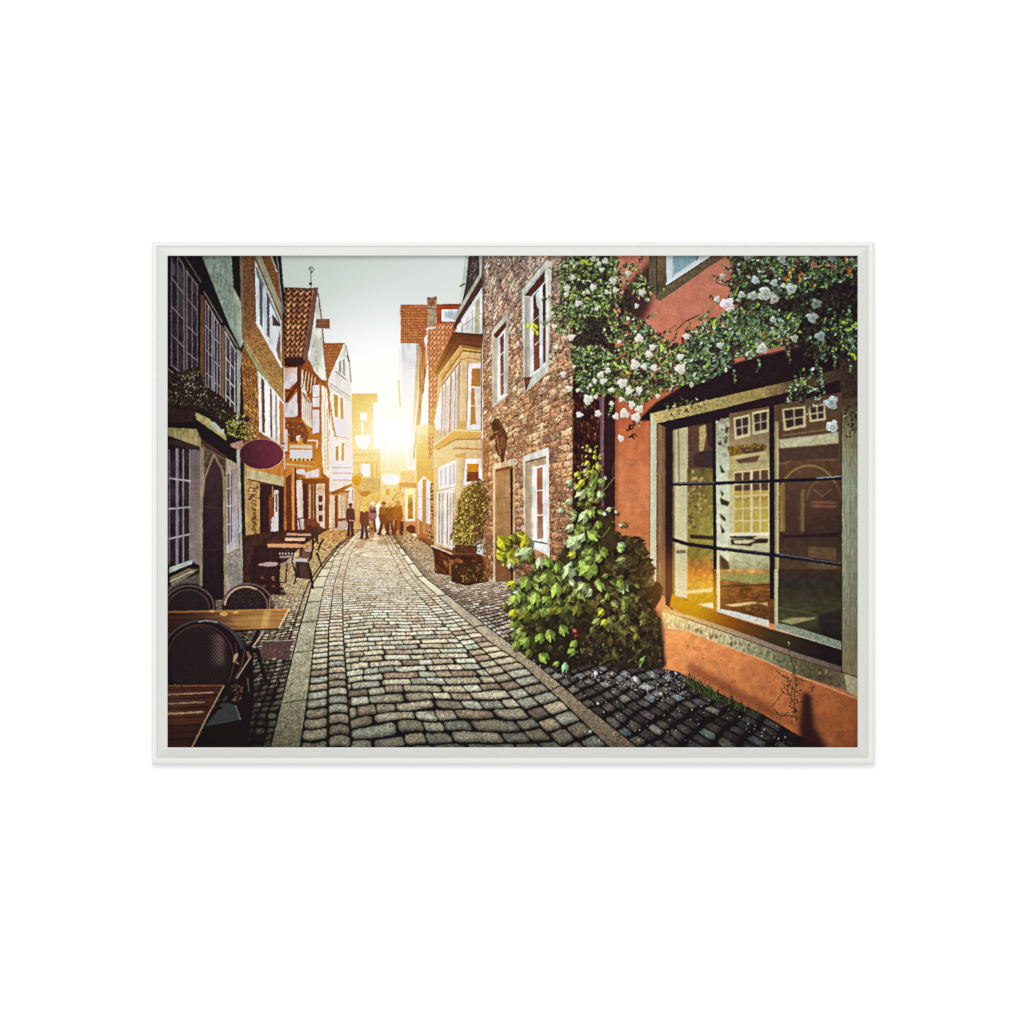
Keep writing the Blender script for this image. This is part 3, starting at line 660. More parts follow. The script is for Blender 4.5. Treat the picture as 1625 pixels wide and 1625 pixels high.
line([(float(RC(y)), float(y)) for y in np.linspace(850, 1190, 40)], 2.2, (38, 28, 28), .85); line([(float(RD(y)), float(y)) for y in np.linspace(850, 1190, 40)], 1.8, (38, 28, 30), .8)
line([(float(RD(y)) + 16 * (y - 795) / 390, float(y)) for y in np.linspace(850, 1050, 20)], 1.3, (60, 44, 40), .7); line([(float(RD(y)) + 34 * (y - 795) / 390, float(y)) for y in np.linspace(850, 1000, 20)], 1.2, (80, 60, 52), .6)
R('printed_street', 'cobbled street running to the low sun')
poly(strip(KR, RC, 839, 1190), street)
for lo, w_ in ((L2, 3.0), (L3, 3.4), (RA, 2.6), (RB, 2.2)):
    for y0, y1 in zip(np.linspace(848, 1180, 34)[:-1], np.linspace(848, 1180, 34)[1:]):
        sc = (y0 - 795) / 390
        line([(float(lo(y0)), y0), (float(lo(y1)), y1)], max(.9, w_ * sc * 1.25), (44, 30, 30) if y0 > 930 else (110, 72, 48), .8)
R('printed_manhole_cover', 'rusty rectangular cover let into the setts by the kerb')
poly(c('945,618 1205,612 1180,778 900,772'), tx((92, 68, 66), .3, 2)); line(c('945,618 1205,612'), 1.2, (170, 160, 150)); line(c('1240,600 1195,780'), 1.6, (150, 140, 142)); arc(*c.pt(1065, 720), 5, 4, -200, 20, 1.2, (140, 90, 92))
for q in range(30): x, y = inpoly(c('945,628 1195,622 1170,770 910,764'), 1)[0]; ell(x, y, 1.2, .7, ((120, 96, 92), (60, 42, 44))[q % 2], 0, .7)

# ================================================================ RIGHT HOUSES
R('printed_house', 'bay fronted house with brown eaves and tall white windows')
poly(g('690,30 870,30 850,320 600,700 560,760 640,500 660,300'), tx((74, 62, 62), .35, 2))
poly(g('690,30 722,30 702,220 688,330 650,500 640,440 655,300'), (206, 212, 202)); line(g('720,60 700,330 660,480'), 1.6, (50, 40, 42)); line(g('640,320 680,300'), 2, (60, 46, 46))
line(g('820,230 590,620'), 5, (176, 182, 164)); line(g('835,260 585,690'), 3.4, (86, 46, 40)); line(g('845,300 600,700'), 1.4, (40, 26, 30)); poly(g('815,30 850,30 840,240 820,230'), (188, 194, 184)); line(g('850,30 842,300'), 2.2, (40, 32, 34))
for q in range(12):
    x, y = inpoly(g('730,40 810,40 810,200 720,360'), 1)[0]; line([(x, y), (x + 3, y - 5)], 1, (150, 140, 134), .7)
poly(g('600,730 830,400 845,500 845,780 620,745'), (236, 238, 236))
for q in range(4): line(g('%d,%d %d,745' % (660 + q * 46, 660 - q * 62, 656 + q * 48)), 1.4, ((150, 146, 130), (190, 190, 190))[q % 2])
line(g('640,700 830,570'), 1, (150, 150, 150)); poly(g('780,470 820,420 820,750 775,750'), tx((186, 180, 150), .1))
poly(g('440,1130 650,850 840,880 840,1640 840,2000 380,2000'), gd(700, 600, (226, 186, 130), 765, 680, (206, 172, 126), .06, 4))
poly(g('560,750 850,768 840,890 650,852 440,1135 388,1112'), multi([(530, (92, 48, 34)), (550, (112, 64, 40)), (590, (164, 108, 48))], 'y', .18, 3, 0, 2, .6)); line(g('565,748 850,765'), 2.2, (66, 36, 34)); line(g('560,760 390,1105'), 1.6, (206, 140, 70)); line(g('600,800 420,1120'), 1.4, (92, 50, 24)); line(g('640,850 840,880'), 1.6, (50, 28, 30))
poly(g('655,858 838,888 835,925 665,908 470,1175 455,1150'), tx((212, 162, 88), .1)); line(g('665,912 832,932'), 2.2, (96, 54, 34)); line(g('665,912 470,1185'), 1.8, (140, 84, 30)); poly(g('665,935 830,945 830,1000 720,980 640,1010 480,1215'), (222, 184, 126)); line(g('640,1000 720,975 830,1000'), 1.4, (150, 104, 60))
poly(g('470,1240 635,1030 630,1530 600,1640 420,1640 400,1560'), gd(700, 600, (244, 236, 222), 730, 640, (240, 236, 236), .03))
wl = g('475,1250 630,1050 610,1920 455,2010')
for q in (.03, .22, .5, .56, .8, .97): line([lerp(wl[0], wl[1], q), lerp(wl[3], wl[2], q)], 1.7, (178, 136, 94))
for q in (.25, .5): line([lerp(wl[0], wl[3], q), lerp(wl[1], wl[2], q)], 1.2, (220, 196, 166))
for q in (.1, .36, .67, .9): line([lerp(lerp(wl[0], wl[1], q), lerp(wl[3], wl[2], q), .08), lerp(lerp(wl[0], wl[1], q), lerp(wl[3], wl[2], q), .9)], 3.0, (196, 188, 196), .8)
poly(g('640,1015 712,1015 700,1560 612,1600'), gd(730, 0, (232, 200, 156), 742, 0, (214, 180, 136), .06, 3)); poly(g('612,1560 700,1555 712,1620 612,1640'), (206, 160, 100))
poly(g('715,1030 836,1025 836,1640 700,1640'), (244, 240, 234)); poly(g('748,1078 828,1075 828,1245 742,1240'), tx((170, 112, 58), .12)); poly(g('742,1256 772,1256 786,1590 735,1592'), tx((170, 116, 64), .12)); poly(g('772,1256 828,1256 828,1600 790,1592'), (228, 212, 200)); line(g('738,1420 828,1420'), 1.4, (244, 238, 230))
line(g('655,880 838,905'), 1.1, (120, 72, 40)); line(g('640,1015 470,1235'), 1.6, (130, 86, 46)); poly(g('640,850 840,882 840,900 650,880'), (70, 40, 34), .5); line(g('636,1020 628,1560'), 1.3, (150, 108, 66)); line(g('712,1015 702,1560'), 1.3, (140, 100, 64)); line(g('836,900 836,1640'), 2, (120, 80, 54))
poly(h('400,385 575,248 830,262 830,335 605,335 410,445'), multi([(685, (226, 176, 96)), (700, (206, 150, 76))], 'y', .08)); line(h('405,385 580,250 830,262'), 1.8, (248, 222, 170)); line(h('410,440 605,335 830,330'), 1.6, (150, 96, 44))
poly(h('410,445 605,345 830,340 830,425 600,410 430,520'), tx((226, 192, 138), .06)); line(h('430,522 600,412 830,425'), 2.2, (176, 116, 54))
poly(h('395,430 830,430 830,900 560,1350 400,1310'), gd(690, 750, (232, 196, 140), 760, 800, (216, 180, 134), .05))
poly(h('440,592 602,520 598,765 440,795'), (250, 244, 236)); poly(h('428,815 592,775 572,1345 422,1285'), (250, 242, 232))
for q in (455, 497, 540, 572): poly(h('%d,%d %d,%d %d,%d %d,%d' % (q, 615 - (q - 455) * .45, q + 20, 605 - (q - 455) * .45, q + 20, 760 - (q - 455) * .15, q, 765 - (q - 455) * .15)), (206, 200, 210))
for q, (x0, x1) in enumerate(((442, 458), (468, 490), (518, 532), (545, 560), (572, 583))): poly(h('%d,%d %d,%d %d,%d %d,%d' % (x0, 830, x1, 825, x1 - 6, 1290 + q * 8, x0 - 4, 1280 + q * 8)), tx(((196, 150, 110), (206, 190, 190))[q % 2], .1, 2))
line(h('430,980 590,970'), 1.4, (240, 226, 210)); line(h('428,1130 585,1135'), 1.4, (240, 226, 210))
poly(h('600,490 690,490 668,800 600,1110'), gd(723, 0, (236, 206, 160), 738, 0, (206, 170, 122), .05)); poly(h('592,470 700,455 692,500 600,505'), (206, 156, 92))
poly(h('690,512 832,512 832,730 668,755'), (250, 246, 240)); poly(h('706,556 812,556 810,640 702,640'), (206, 128, 36)); poly(h('702,635 810,630 808,712 700,724'), tx((112, 46, 28), .15))
poly(h('375,1310 565,1398 800,1385 860,1430 850,1575 560,1590 410,1560 400,1400'), bricks(585, 795, 1500, .07, [(126, 70, 42), (100, 52, 36), (150, 90, 54)], (66, 36, 30), 5)); line(h('378,1310 565,1385'), 2.6, (232, 206, 176)); line(h('385,1335 575,1420 800,1415'), 2, (60, 32, 28)); line(h('565,1380 790,1370'), 2, (130, 76, 50)); poly(h('540,1440 580,1440 575,1590 540,1580'), tx((150, 96, 62), .2))
poly(h('560,1480 850,1450 920,1520 900,1640 700,1680 560,1640'), tx((66, 42, 32), .3, 3))

R('printed_house', 'tall house of rough brown brick with stone framed windows')
brick_pal = [(170, 132, 104), (156, 117, 92), (182, 146, 117), (146, 113, 94), (194, 166, 138), (134, 103, 87), (180, 153, 129), (164, 123, 96)]
tint = lambda X, Y: np.stack([np.interp(Y, [406, 520, 640, 800, 900], w) for w in ([1.02, 1.10, 1.17, 1.16, .92], [1.13, 1.11, 1.11, 1.08, .84], [1.26, 1.14, 1.02, .98, .78])], -1)
poly(g('845,30 1700,30 1700,1500 1670,3000 880,3000 850,2000'), bricks(585, 795, 5600, .041, brick_pal, (120, 96, 80), 13, .08, .60, .88, 1.22, tint, .36))
for x, y in inpoly([(768, 410), (905, 410), (908, 860), (790, 880)], 900):
    ell(x, y, rng.uniform(.8, 2.4), rng.uniform(.7, 1.7), ((222, 206, 184), (214, 180, 140), (56, 38, 36), (70, 40, 34), (232, 222, 206))[int(rng.integers(5))], -.6, .75)
poly(h('838,330 905,330 900,1640 850,1640'), tx((150, 84, 44), .35, 2.2, .8, 2), .55)
poly(g('845,30 862,30 862,700 845,900'), tx((60, 44, 44), .3, 2), .5)
# upper windows
poly(g('928,742 1086,540 1086,1322 938,1440'), gd(785, 0, (214, 208, 190), 806, 0, (190, 186, 170), .08, 3)); poly(g('945,768 1066,635 1066,690 985,790 960,795'), tx((96, 54, 40), .15)); poly(g('945,800 985,790 985,1370 950,1395'), gd(780, 0, (180, 168, 150), 790, 0, (206, 196, 180), .06))
poly(g('985,795 1066,700 1066,1312 985,1370'), (238, 238, 236)); poly(g('1008,792 1042,752 1042,1308 1012,1330'), gd(793, 535, (110, 66, 52), 800, 620, (150, 92, 62), .12)); line(g('1008,955 1042,925'), 1.6, (222, 210, 200)); line(g('1008,1140 1042,1120'), 1.6, (222, 210, 200)); line(g('1058,720 1056,1310'), 1.2, (176, 160, 150)); line(g('985,1372 1070,1312'), 2.4, (250, 250, 248))
poly(g('1208,350 1432,78 1484,102 1452,1105 1225,1310'), gd(830, 0, (206, 210, 198), 870, 0, (216, 214, 200), .10, 3)); line(g('1208,352 1432,80'), 1.2, (130, 120, 104)); line(g('1225,400 1420,160'), 1.2, (150, 144, 130))
poly(g('1235,402 1418,175 1420,275 1285,420 1240,410'), tx((82, 50, 46), .15, 2)); poly(g('1235,415 1290,430 1290,1150 1235,1240'), gd(833, 0, (156, 146, 138), 843, 0, (216, 208, 196), .07, 3))
poly(g('1285,440 1432,275 1432,1035 1288,1142'), (240, 240, 242)); poly(g('1312,410 1365,352 1372,1070 1318,1122'), gd(848, 480, (84, 56, 56), 852, 590, (140, 78, 58), .15, 3)); poly(g('1335,400 1370,355 1372,540 1345,500'), (226, 228, 230)); poly(g('1398,318 1428,285 1428,1010 1402,1035'), gd(862, 470, (70, 52, 58), 862, 580, (110, 76, 70), .12)); line(g('1312,640 1372,590'), 1.4, (206, 196, 190)); line(g('1312,870 1372,820'), 1.4, (214, 204, 196)); line(g('1288,1145 1435,1035'), 3, (250, 250, 250)); line(g('1440,200 1442,1100'), 2, (232, 230, 220))
poly(g('1225,1160 1300,1150 1240,1300'), tx((110, 66, 48), .2))
# lower window and door
poly(h('1218,490 1455,405 1462,1460 1300,1340 1228,1200'), gd(830, 0, (226, 218, 204), 872, 0, (234, 230, 220), .06, 3)); poly(h('1240,540 1432,495 1432,590 1330,590 1300,560'), tx((196, 168, 130), .1)); line(h('1240,545 1425,495'), 2.4, (110, 74, 54)); poly(h('1240,545 1302,560 1296,1270 1240,1190'), gd(833, 0, (176, 150, 118), 845, 0, (206, 184, 150), .06, 3))
poly(h('1300,590 1440,560 1440,1300 1310,1262'), (244, 242, 240)); poly(h('1345,600 1396,590 1404,1245 1350,1250'), multi([(745, (180, 122, 78)), (800, (160, 104, 74)), (855, (176, 140, 118))], 'y', .1, 3)); line(h('1340,806 1405,800'), 2.2, (246, 244, 240)); line(h('1340,1030 1408,1028'), 2.2, (246, 244, 240)); line(h('1318,1268 1436,1292'), 2, (84, 70, 66)); poly(h('1310,1290 1440,1300 1440,1360 1320,1320'), (246, 246, 246)); poly(h('1300,1330 1450,1400 1450,1470 1310,1420'), tx((180, 136, 96), .2))
line(h('1385,190 1390,400'), 2, (236, 226, 216), .7)
poly(h('945,575 1000,555 1143,505 1143,1640 945,1640'), gd(783, 0, (226, 190, 136), 817, 0, (206, 170, 126), .10, 3)); poly(h('962,622 1122,585 1125,1640 965,1640'), multi([(745, (150, 104, 68)), (760, (186, 142, 96)), (820, (176, 132, 88)), (900, (130, 88, 58))], 'y', .08, 4)); poly(h('1100,600 1125,590 1128,1640 1108,1640'), (50, 32, 34)); poly(h('965,610 1120,570 1122,600 968,632'), tx((130, 70, 46), .3, 2)); line(h('970,880 1105,865'), .9, (130, 90, 60)); line(h('970,1020 1105,1000'), .9, (130, 90, 60)); line(h('948,580 950,1640'), 2, (240, 210, 160)); poly(h('945,560 1015,545 1015,590 950,600'), (236, 214, 172)); poly(h('1085,520 1145,505 1143,570 1090,580'), (226, 210, 180))
R('printed_statue', 'dark carved statue on the brick wall above the door')
poly(h('925,190 960,135 1000,150 1030,215 1060,250 1078,330 1060,430 1045,540 1020,550 1000,480 960,420 965,330 915,345 905,320 945,290 930,240'), tx((84, 50, 38), .5, 1.6)); poly(h('940,170 985,180 1010,240 960,260 930,230'), tx((60, 36, 32), .4, 1.4)); line(h('975,300 1010,470'), 1.6, (170, 116, 76)); line(h('920,285 985,260'), 1.6, (160, 104, 60)); poly(h('1000,320 1050,300 1055,400 1015,430'), tx((110, 68, 46), .4, 1.4))
R('printed_house', 'orange rendered house with the big paned shop window')
poly(k('398,-1400 800,-1400 800,1700 700,2000 398,2200'), bricks(1100, 795, 5200, .05, [(110, 56, 38), (84, 44, 38), (136, 74, 48), (66, 36, 36)], (42, 26, 30), 23, .14, .4, .55, 1.15))
poly(k('640,-200 690,-200 680,465 650,465'), gd(952, 0, (100, 66, 76), 957, 0, (136, 100, 104), .1)); poly(k('640,462 702,462 700,486 644,488'), (136, 104, 110)); poly(k('648,486 690,486 684,1200 640,1200'), gd(952, 0, (82, 50, 58), 957, 0, (126, 88, 92), .1)); ell(*k.pt(668, 625), 3.5, 1.6, (110, 80, 120))
poly(k('686,-200 795,-200 795,1700 680,1700'), tx((50, 31, 35), .2, 5))
poly('976,400 1370,400 1370,1190 1310,1190 1210,1132 1120,1089 1055,1054 976,1040', multi([(406, (196, 126, 106)), (520, (196, 122, 98)), (600, (172, 98, 74)), (665, (182, 98, 64)), (740, (200, 122, 80)), (800, (202, 128, 84)), (880, (186, 110, 64)), (960, (220, 140, 88)), (1060, (206, 130, 90)), (1186, (156, 94, 60))], 'y', .10, 12))
for x, y in inpoly([(980, 410), (1180, 410), (1160, 480), (1060, 560)], 60): line([(x, y), (x + rng.uniform(-2, 2), y + rng.uniform(4, 16))], 1.4, (170, 92, 72), .25)
poly(k('786,-200 812,-200 808,1100 792,1300'), (96, 50, 38), .65, False, 4)
poly(i('1170,38 1110,520 1010,690 900,640 840,500 850,360'), (50, 32, 36), .85, False, 7)
line(i('1340,735 1440,640 1560,585'), 1.6, (90, 56, 50)); line(i('1210,755 1350,680'), 1, (110, 60, 48)); line(i('1465,640 1495,740'), .9, (110, 70, 50))
for x, y in inpoly([(1060, 560), (1180, 410), (1260, 406), (1120, 560)], 26): ell(x, y, rng.uniform(4, 14), rng.uniform(3, 8), ((214, 150, 128), (160, 92, 74), (206, 134, 108))[int(rng.integers(3))], -.5, .16, False)
for x, y in inpoly([(978, 670), (1030, 670), (1030, 870), (978, 870)], 24): ell(x, y, rng.uniform(3, 9), rng.uniform(6, 20), ((214, 140, 96), (170, 94, 58), (196, 110, 70))[int(rng.integers(3))], 0, .16, False)
# upper window
poly(i('1100,30 1270,30 1270,310 1625,62 1990,-190 1990,-80 1625,165 1195,462 1165,440 1100,280'), tx((104, 90, 70), .35, 3)); poly(i('1100,30 1165,30 1165,430 1120,330'), tx((100, 92, 78), .25, 3, 1, 4)); line(i('1170,30 1170,420'), 1.4, (40, 30, 30)); poly(i('1175,30 1255,30 1255,330 1180,390'), gd(1048, 406, (130, 110, 78), 1050, 460, (84, 66, 50), .2))
line(i('1270,310 1700,20'), 1.2, (50, 36, 36)); poly(i('1258,30 1690,30 1262,300'), (206, 220, 226)); poly(i('1325,30 1570,30 1545,70 1330,222'), tx((140, 172, 180), .12, 2, .5, 4)); line(i('1555,30 1540,80'), 1.8, (50, 70, 76)); line(i('1260,302 1690,22'), 3, (226, 232, 232)); line(i('1320,30 1322,240'), 1, (110, 140, 146))
# shop window: shade under the lintel, lintel, jambs, bars
poly([(1012, 668), (1040, 640), (1090, 608), (1150, 582), (1200, 566), (1262, 552), (1365, 548), (1365, 600), (1260, 622), (1130, 652), (1040, 668)], tx((42, 29, 33), .2, 4), 1, True, 2.5)
poly([(1031, 657), (1130, 634), (1250, 606), (1365, 578), (1365, 600), (1250, 626), (1130, 652), (1034, 675)], multi([(1031, (196, 172, 116)), (1120, (160, 146, 92)), (1215, (150, 132, 84)), (1260, (84, 64, 48)), (1365, (72, 56, 46))], 'x', .25, 3))
line([(1090, 668), (1135, 652), (1215, 632), (1365, 598)], 2, (60, 42, 40))
poly(k('1108,90 1172,185 1168,1640 1104,1640'), gd(1031, 0, (206, 208, 182), 1042, 0, (190, 190, 158), .08, 3, 0, .6, 3)); poly(k('1105,1250 1172,1250 1168,1640 1104,1640'), (224, 206, 168), .35); line(k('1110,100 1106,1640'), 1, (110, 70, 50))
poly(k('1170,185 1257,205 1252,1800 1166,1700'), multi([(1041, (96, 66, 54)), (1046, (146, 112, 76)), (1056, (110, 76, 54))], 'x', .18, 3, 0, .6, 5))
poly(k('1252,180 1322,215 1318,1900 1250,1850'), (46, 31, 39))
poly([(1042, 672), (1130, 652), (1215, 632), (1340, 602), (1340, 628), (1228, 652), (1130, 672), (1067, 684)], tx((42, 30, 35), .1))
poly([(1330, 560), (1365, 556), (1365, 660), (1334, 650)], tx((66, 50, 44), .3, 3), 1, True, 2)
# glass with the reflected street
def pane(c0, c1): return gd(1067, 680, c0, 1330, 1010, c1, .14, 5)
poly([(1066, 684), (1132, 672), (1228, 650), (1335, 625), (1335, 1030), (1228, 990), (1090, 955), (1066, 946)], multi([(640, (74, 52, 46)), (760, (84, 62, 48)), (860, (104, 84, 52)), (905, (126, 92, 52)), (960, (120, 70, 36)), (1030, (58, 44, 38))], 'y', .25, 5))
poly([(1068, 683), (1091, 678), (1091, 950), (1070, 945)], gd(1068, 690, (196, 186, 146), 1088, 930, (222, 212, 170), .06, 4)); line([(1076, 682), (1077, 766)], 2, (130, 104, 84)); line([(1070, 682), (1070, 940)], 1.6, (150, 134, 110)); poly(k('1350,1350 1440,1350 1440,1380 1350,1380'), (96, 80, 70), .8)
poly([(1091, 678), (1132, 670), (1132, 770), (1091, 768)], tx((92, 62, 52), .2, 4)); poly(l('110,220 170,200 175,300 150,440 110,440'), tx((176, 156, 104), .2, 2)); poly(l('170,190 245,175 245,440 190,380'), tx((60, 40, 42), .2)); poly(l('50,500 130,440 250,430 250,600 60,580'), tx((62, 44, 44), .15))
poly(l('0,600 250,600 250,1640 0,1640'), multi([(745, (110, 92, 52)), (830, (150, 134, 64)), (880, (140, 124, 60)), (905, (190, 110, 50))], 'y', .28, 4))
for x, y in inpoly(l('0,620 150,600 170,900 60,1150 0,1150'), 60): ell(x, y, rng.uniform(1.5, 3.4), rng.uniform(1.2, 3), ((190, 166, 104), (110, 70, 54), (84, 60, 46), (206, 186, 126))[int(rng.integers(4))], 0, .7)
poly(l('20,1205 250,1225 250,1255 30,1245'), (56, 42, 34))
poly(l('245,180 385,130 385,1640 245,1640'), multi([(660, (150, 146, 114)), (740, (196, 204, 180)), (880, (206, 206, 176))], 'y', .12, 4))
poly(l('385,100 760,30 760,1640 385,1640'), multi([(650, (110, 84, 60)), (705, (150, 130, 96)), (745, (186, 172, 122)), (850, (206, 196, 150)), (880, (186, 186, 150)), (920, (170, 150, 104))], 'y', .14, 4))
for q in range(24): x, y = inpoly(l('270,160 380,150 350,520 290,480'), 1)[0]; ell(x, y, rng.uniform(1.4, 4), rng.uniform(1.5, 5), ((206, 206, 190), (70, 52, 46), (150, 140, 120))[q % 3], 0, .8)
for s_ in ('430,140 570,110 575,300 440,330', '600,90 745,60 748,260 605,290'):
    qd = l(s_); poly(qd, (196, 186, 146)); poly([lerp(qd[0], qd[2], .08), lerp(qd[1], qd[3], .08), lerp(qd[2], qd[0], .12), lerp(qd[3], qd[1], .12)], tx((62, 46, 44), .15)); grid(qd, 2, 2, 1.5, (206, 196, 156))
poly(l('360,400 690,370 740,400 680,480 560,490 400,500'), tx((112, 84, 40), .4, 2)); poly(l('480,420 690,380 700,440 560,490'), tx((70, 50, 44), .2)); poly(l('390,490 720,440 750,520 420,530'), tx((190, 172, 124), .1)); poly(l('440,520 670,480 640,540 480,555'), tx((96, 70, 58), .15))
for x, y in inpoly(l('360,410 690,360 680,420 400,470'), 50): ell(x, y, 1.4, 1.2, ((176, 140, 50), (90, 64, 36), (140, 110, 60))[int(rng.integers(3))])
poly(l('370,620 750,590 750,660 375,690'), (176, 156, 112)); qd = l('428,640 752,605 752,1195 430,1195'); poly(qd, tx((196, 170, 84), .12, 3)); poly([qd[0], qd[1], lerp(qd[1], qd[2], .33), lerp(qd[0], qd[3], .30)], tx((96, 66, 50), .2, 3))
for x, y in ((465, 850), (535, 850), (635, 840), (708, 840)): arc(*l.pt(x, y), 4.5, 8, 20, 160, 1.2, (140, 112, 60))
grid(qd, 4, 5, 2.0, (232, 216, 164)); line([lerp(qd[0], qd[1], .5), lerp(qd[3], qd[2], .5)], 4, (226, 212, 176)); line([qd[0], qd[3]], 2.4, (206, 196, 150))
poly(l('380,1195 750,1190 750,1215 385,1220'), (236, 232, 206)); poly(l('390,1222 640,1222 600,1245 400,1240'), (50, 38, 36)); poly(l('400,1250 745,1245 740,1285 600,1290 590,1315 410,1300'), tx((60, 44, 38), .2)); poly(l('420,1260 640,1255 560,1290 440,1290'), (210, 200, 160))
for s_ in ('300,800 340,830 320,860', '300,870 390,910 380,950 310,930', '300,1010 355,1060 350,1090 310,1060', '300,1110 350,1180 320,1200', '300,560 350,640 310,640'): poly(l(s_), (66, 50, 46))
for x, y in inpoly(l('420,1440 750,1480 750,1580 420,1600'), 26): ell(x, y, 2.4, 1.2, (130, 124, 80), .3, .7)
poly(l('300,1390 380,1460 400,1560 390,1640 300,1640'), tx((110, 80, 46), .3, 3)); poly(l('300,1400 360,1450 390,1560 340,1560'), (84, 62, 48))
poly(l('760,30 1425,-100 1425,1640 760,1640'), multi([(640, (96, 70, 54)), (730, (92, 64, 48)), (800, (76, 52, 42)), (850, (64, 44, 40)), (900, (84, 62, 46)), (925, (60, 42, 38))], 'y', .16, 5))
for s_ in ('878,60 1080,35 1085,215 892,250', '1120,40 1260,10 1270,150 1130,170'):
    qd = l(s_); poly(qd, (196, 184, 138)); poly([lerp(qd[0], qd[2], .06), lerp(qd[1], qd[3], .06), lerp(qd[2], qd[0], .10), lerp(qd[3], qd[1], .10)], (60, 42, 42)); grid(qd, 2, 2, 1.8, (206, 194, 150))
poly(l('845,335 1390,270 1390,370 850,415'), tx((186, 182, 150), .2, 3)); line(l('870,300 1380,230'), 1.4, (150, 126, 90)); line(l('840,560 1000,525 1390,520'), 1.4, (150, 120, 70), .8); poly(l('845,430 1390,380 1390,510 845,540'), tx((78, 54, 46), .15))
arc(*l.pt(1120, 900), 48, 56, -170, -30, 3.2, (136, 108, 64)); arc(*l.pt(1260, 890), 27, 33, -180, 0, 2.2, (110, 82, 56)); poly(l('850,760 900,740 900,1180 850,1180'), gd(1236, 0, (150, 124, 62), 1246, 0, (110, 84, 50), .15)); poly(l('1030,840 1075,780 1075,1180 1030,1190'), gd(1268, 0, (84, 60, 46), 1275, 0, (130, 106, 66), .12)); poly(l('1140,900 1370,905 1370,965 1140,955'), tx((120, 76, 62), .1)); line(l('1140,925 1370,935'), 1.6, (80, 44, 44)); line(l('1160,790 1240,860 1330,790'), 1.3, (120, 96, 74)); poly(l('870,1215 1385,1190 1385,1230 870,1240'), (46, 30, 34))
poly(l('1110,1310 1365,1330 1370,1560 1110,1510'), tx((104, 78, 56), .2, 2.5, 2, 1)); line(l('1110,1310 1365,1330'), 1.4, (70, 48, 42)); line(l('1115,1420 1365,1450'), 1.6, (64, 44, 40))
poly(l('785,170 838,170 838,1700 785,1700'), gd(1226, 0, (110, 92, 66), 1234, 0, (186, 176, 130), .08)); line(l('836,330 836,1640'), 1.4, (226, 214, 160))
# reflected paving low in the panes
poly(n('0,-40 250,-40 250,330 0,250'), multi([(905, (206, 120, 46)), (925, (226, 150, 60)), (950, (190, 130, 30))], 'y', .3, 4)); poly(n('0,155 230,130 235,165 0,185'), (246, 216, 150)); poly(n('90,280 240,265 240,320'), (250, 232, 190))
poly(n('300,-40 755,-40 755,450 300,330'), multi([(905, (196, 150, 84)), (930, (134, 80, 36)), (985, (96, 58, 36))], 'y', .4, 3, 0, 2, 1)); poly(n('300,10 755,0 755,80 600,95 310,50'), tx((150, 146, 84), .2, 3)); poly(n('340,285 620,255 640,275 430,305'), (236, 206, 150)); line(n('310,115 750,100'), 1.6, (60, 44, 34)); poly(n('650,270 740,260 740,300'), (206, 170, 110))
for q in range(30): x, y = inpoly(n('320,130 740,120 740,400 420,300'), 1)[0]; ell(x, y, 4, .9, ((206, 150, 80), (80, 44, 30), (170, 110, 54))[q % 3], -.1, .7)
poly(n('835,-40 1415,-40 1415,640 835,470'), multi([(905, (66, 46, 40)), (925, (52, 42, 38)), (960, (62, 58, 42)), (985, (66, 62, 46)), (1020, (44, 36, 36))], 'y', .25, 5, 0, 2, 1)); poly(n('850,435 960,405 1200,400 1150,420 960,465'), tx((150, 140, 96), .15)); line(n('840,310 1080,350 1230,390'), 2.4, (86, 80, 62), .8)
poly(n('1200,380 1415,330 1415,640 1230,560'), (38, 30, 34), .7, True, 2)
# the pane softens what it mirrors
_sl, _X, _Y = box(1064, 620, 1337, 1032)
_mk = pmask([(1066, 684), (1132, 672), (1228, 650), (1335, 625), (1335, 1030), (1228, 990), (1090, 955), (1066, 946)], _X, _Y).astype(np.float32)[..., None]
_bl = blur2(img[_sl].copy(), 2.4)
_XX, _YY = np.meshgrid(_X, _Y)
_vl = (.5 + .5 * fbm(_XX / 38 + 3, _YY / 60, 88, 3))[..., None]
_bl = _bl * (.62 + .44 * _vl) + np.array((5, 6, 4), np.float32)
img[_sl] = img[_sl] * (1 - _mk) + _bl * _mk
# bars
for s_, w_ in (('246,150 258,1700', 5.6), ('776,30 782,1780', 8.2)): line(l(s_), w_, (40, 29, 40))
line(l('-140,745 250,738 790,715 1100,705 1425,690'), 5.6, (34, 27, 38)); line(l('-130,1255 0,1295 250,1330 790,1395 1425,1483'), 6, (34, 27, 38))
line(l('-130,735 250,730'), 1.1, (130, 124, 134)); line(l('270,724 760,702'), .9, (110, 100, 110), .7); line(l('1190,690 1425,672'), 1.3, (160, 164, 176)); line(l('270,1325 760,1380'), .9, (120, 120, 132), .7); line(l('820,1385 1420,1475'), 1.1, (110, 110, 124))
line(n('268,-30 270,330'), 1, (60, 40, 30)); poly(n('270,-40 302,-40 302,345 272,335'), (232, 206, 160)); poly(n('800,-40 832,-40 832,490 800,495'), gd(1228, 0, (160, 158, 120), 1233, 0, (206, 200, 160), .05)); poly(n('235,-40 270,-40 272,345 240,335'), gd(1131, 905, (126, 76, 34), 1133, 970, (190, 130, 30)))
poly(n('272,320 430,345 752,430 752,492 500,420 272,350'), tx((206, 206, 190), .2, 2)); poly(n('835,455 1000,490 1415,625 1415,695 1100,590 810,505'), tx((140, 150, 130), .3, 2)); line(n('810,505 1415,695'), 1.3, (190, 196, 176))
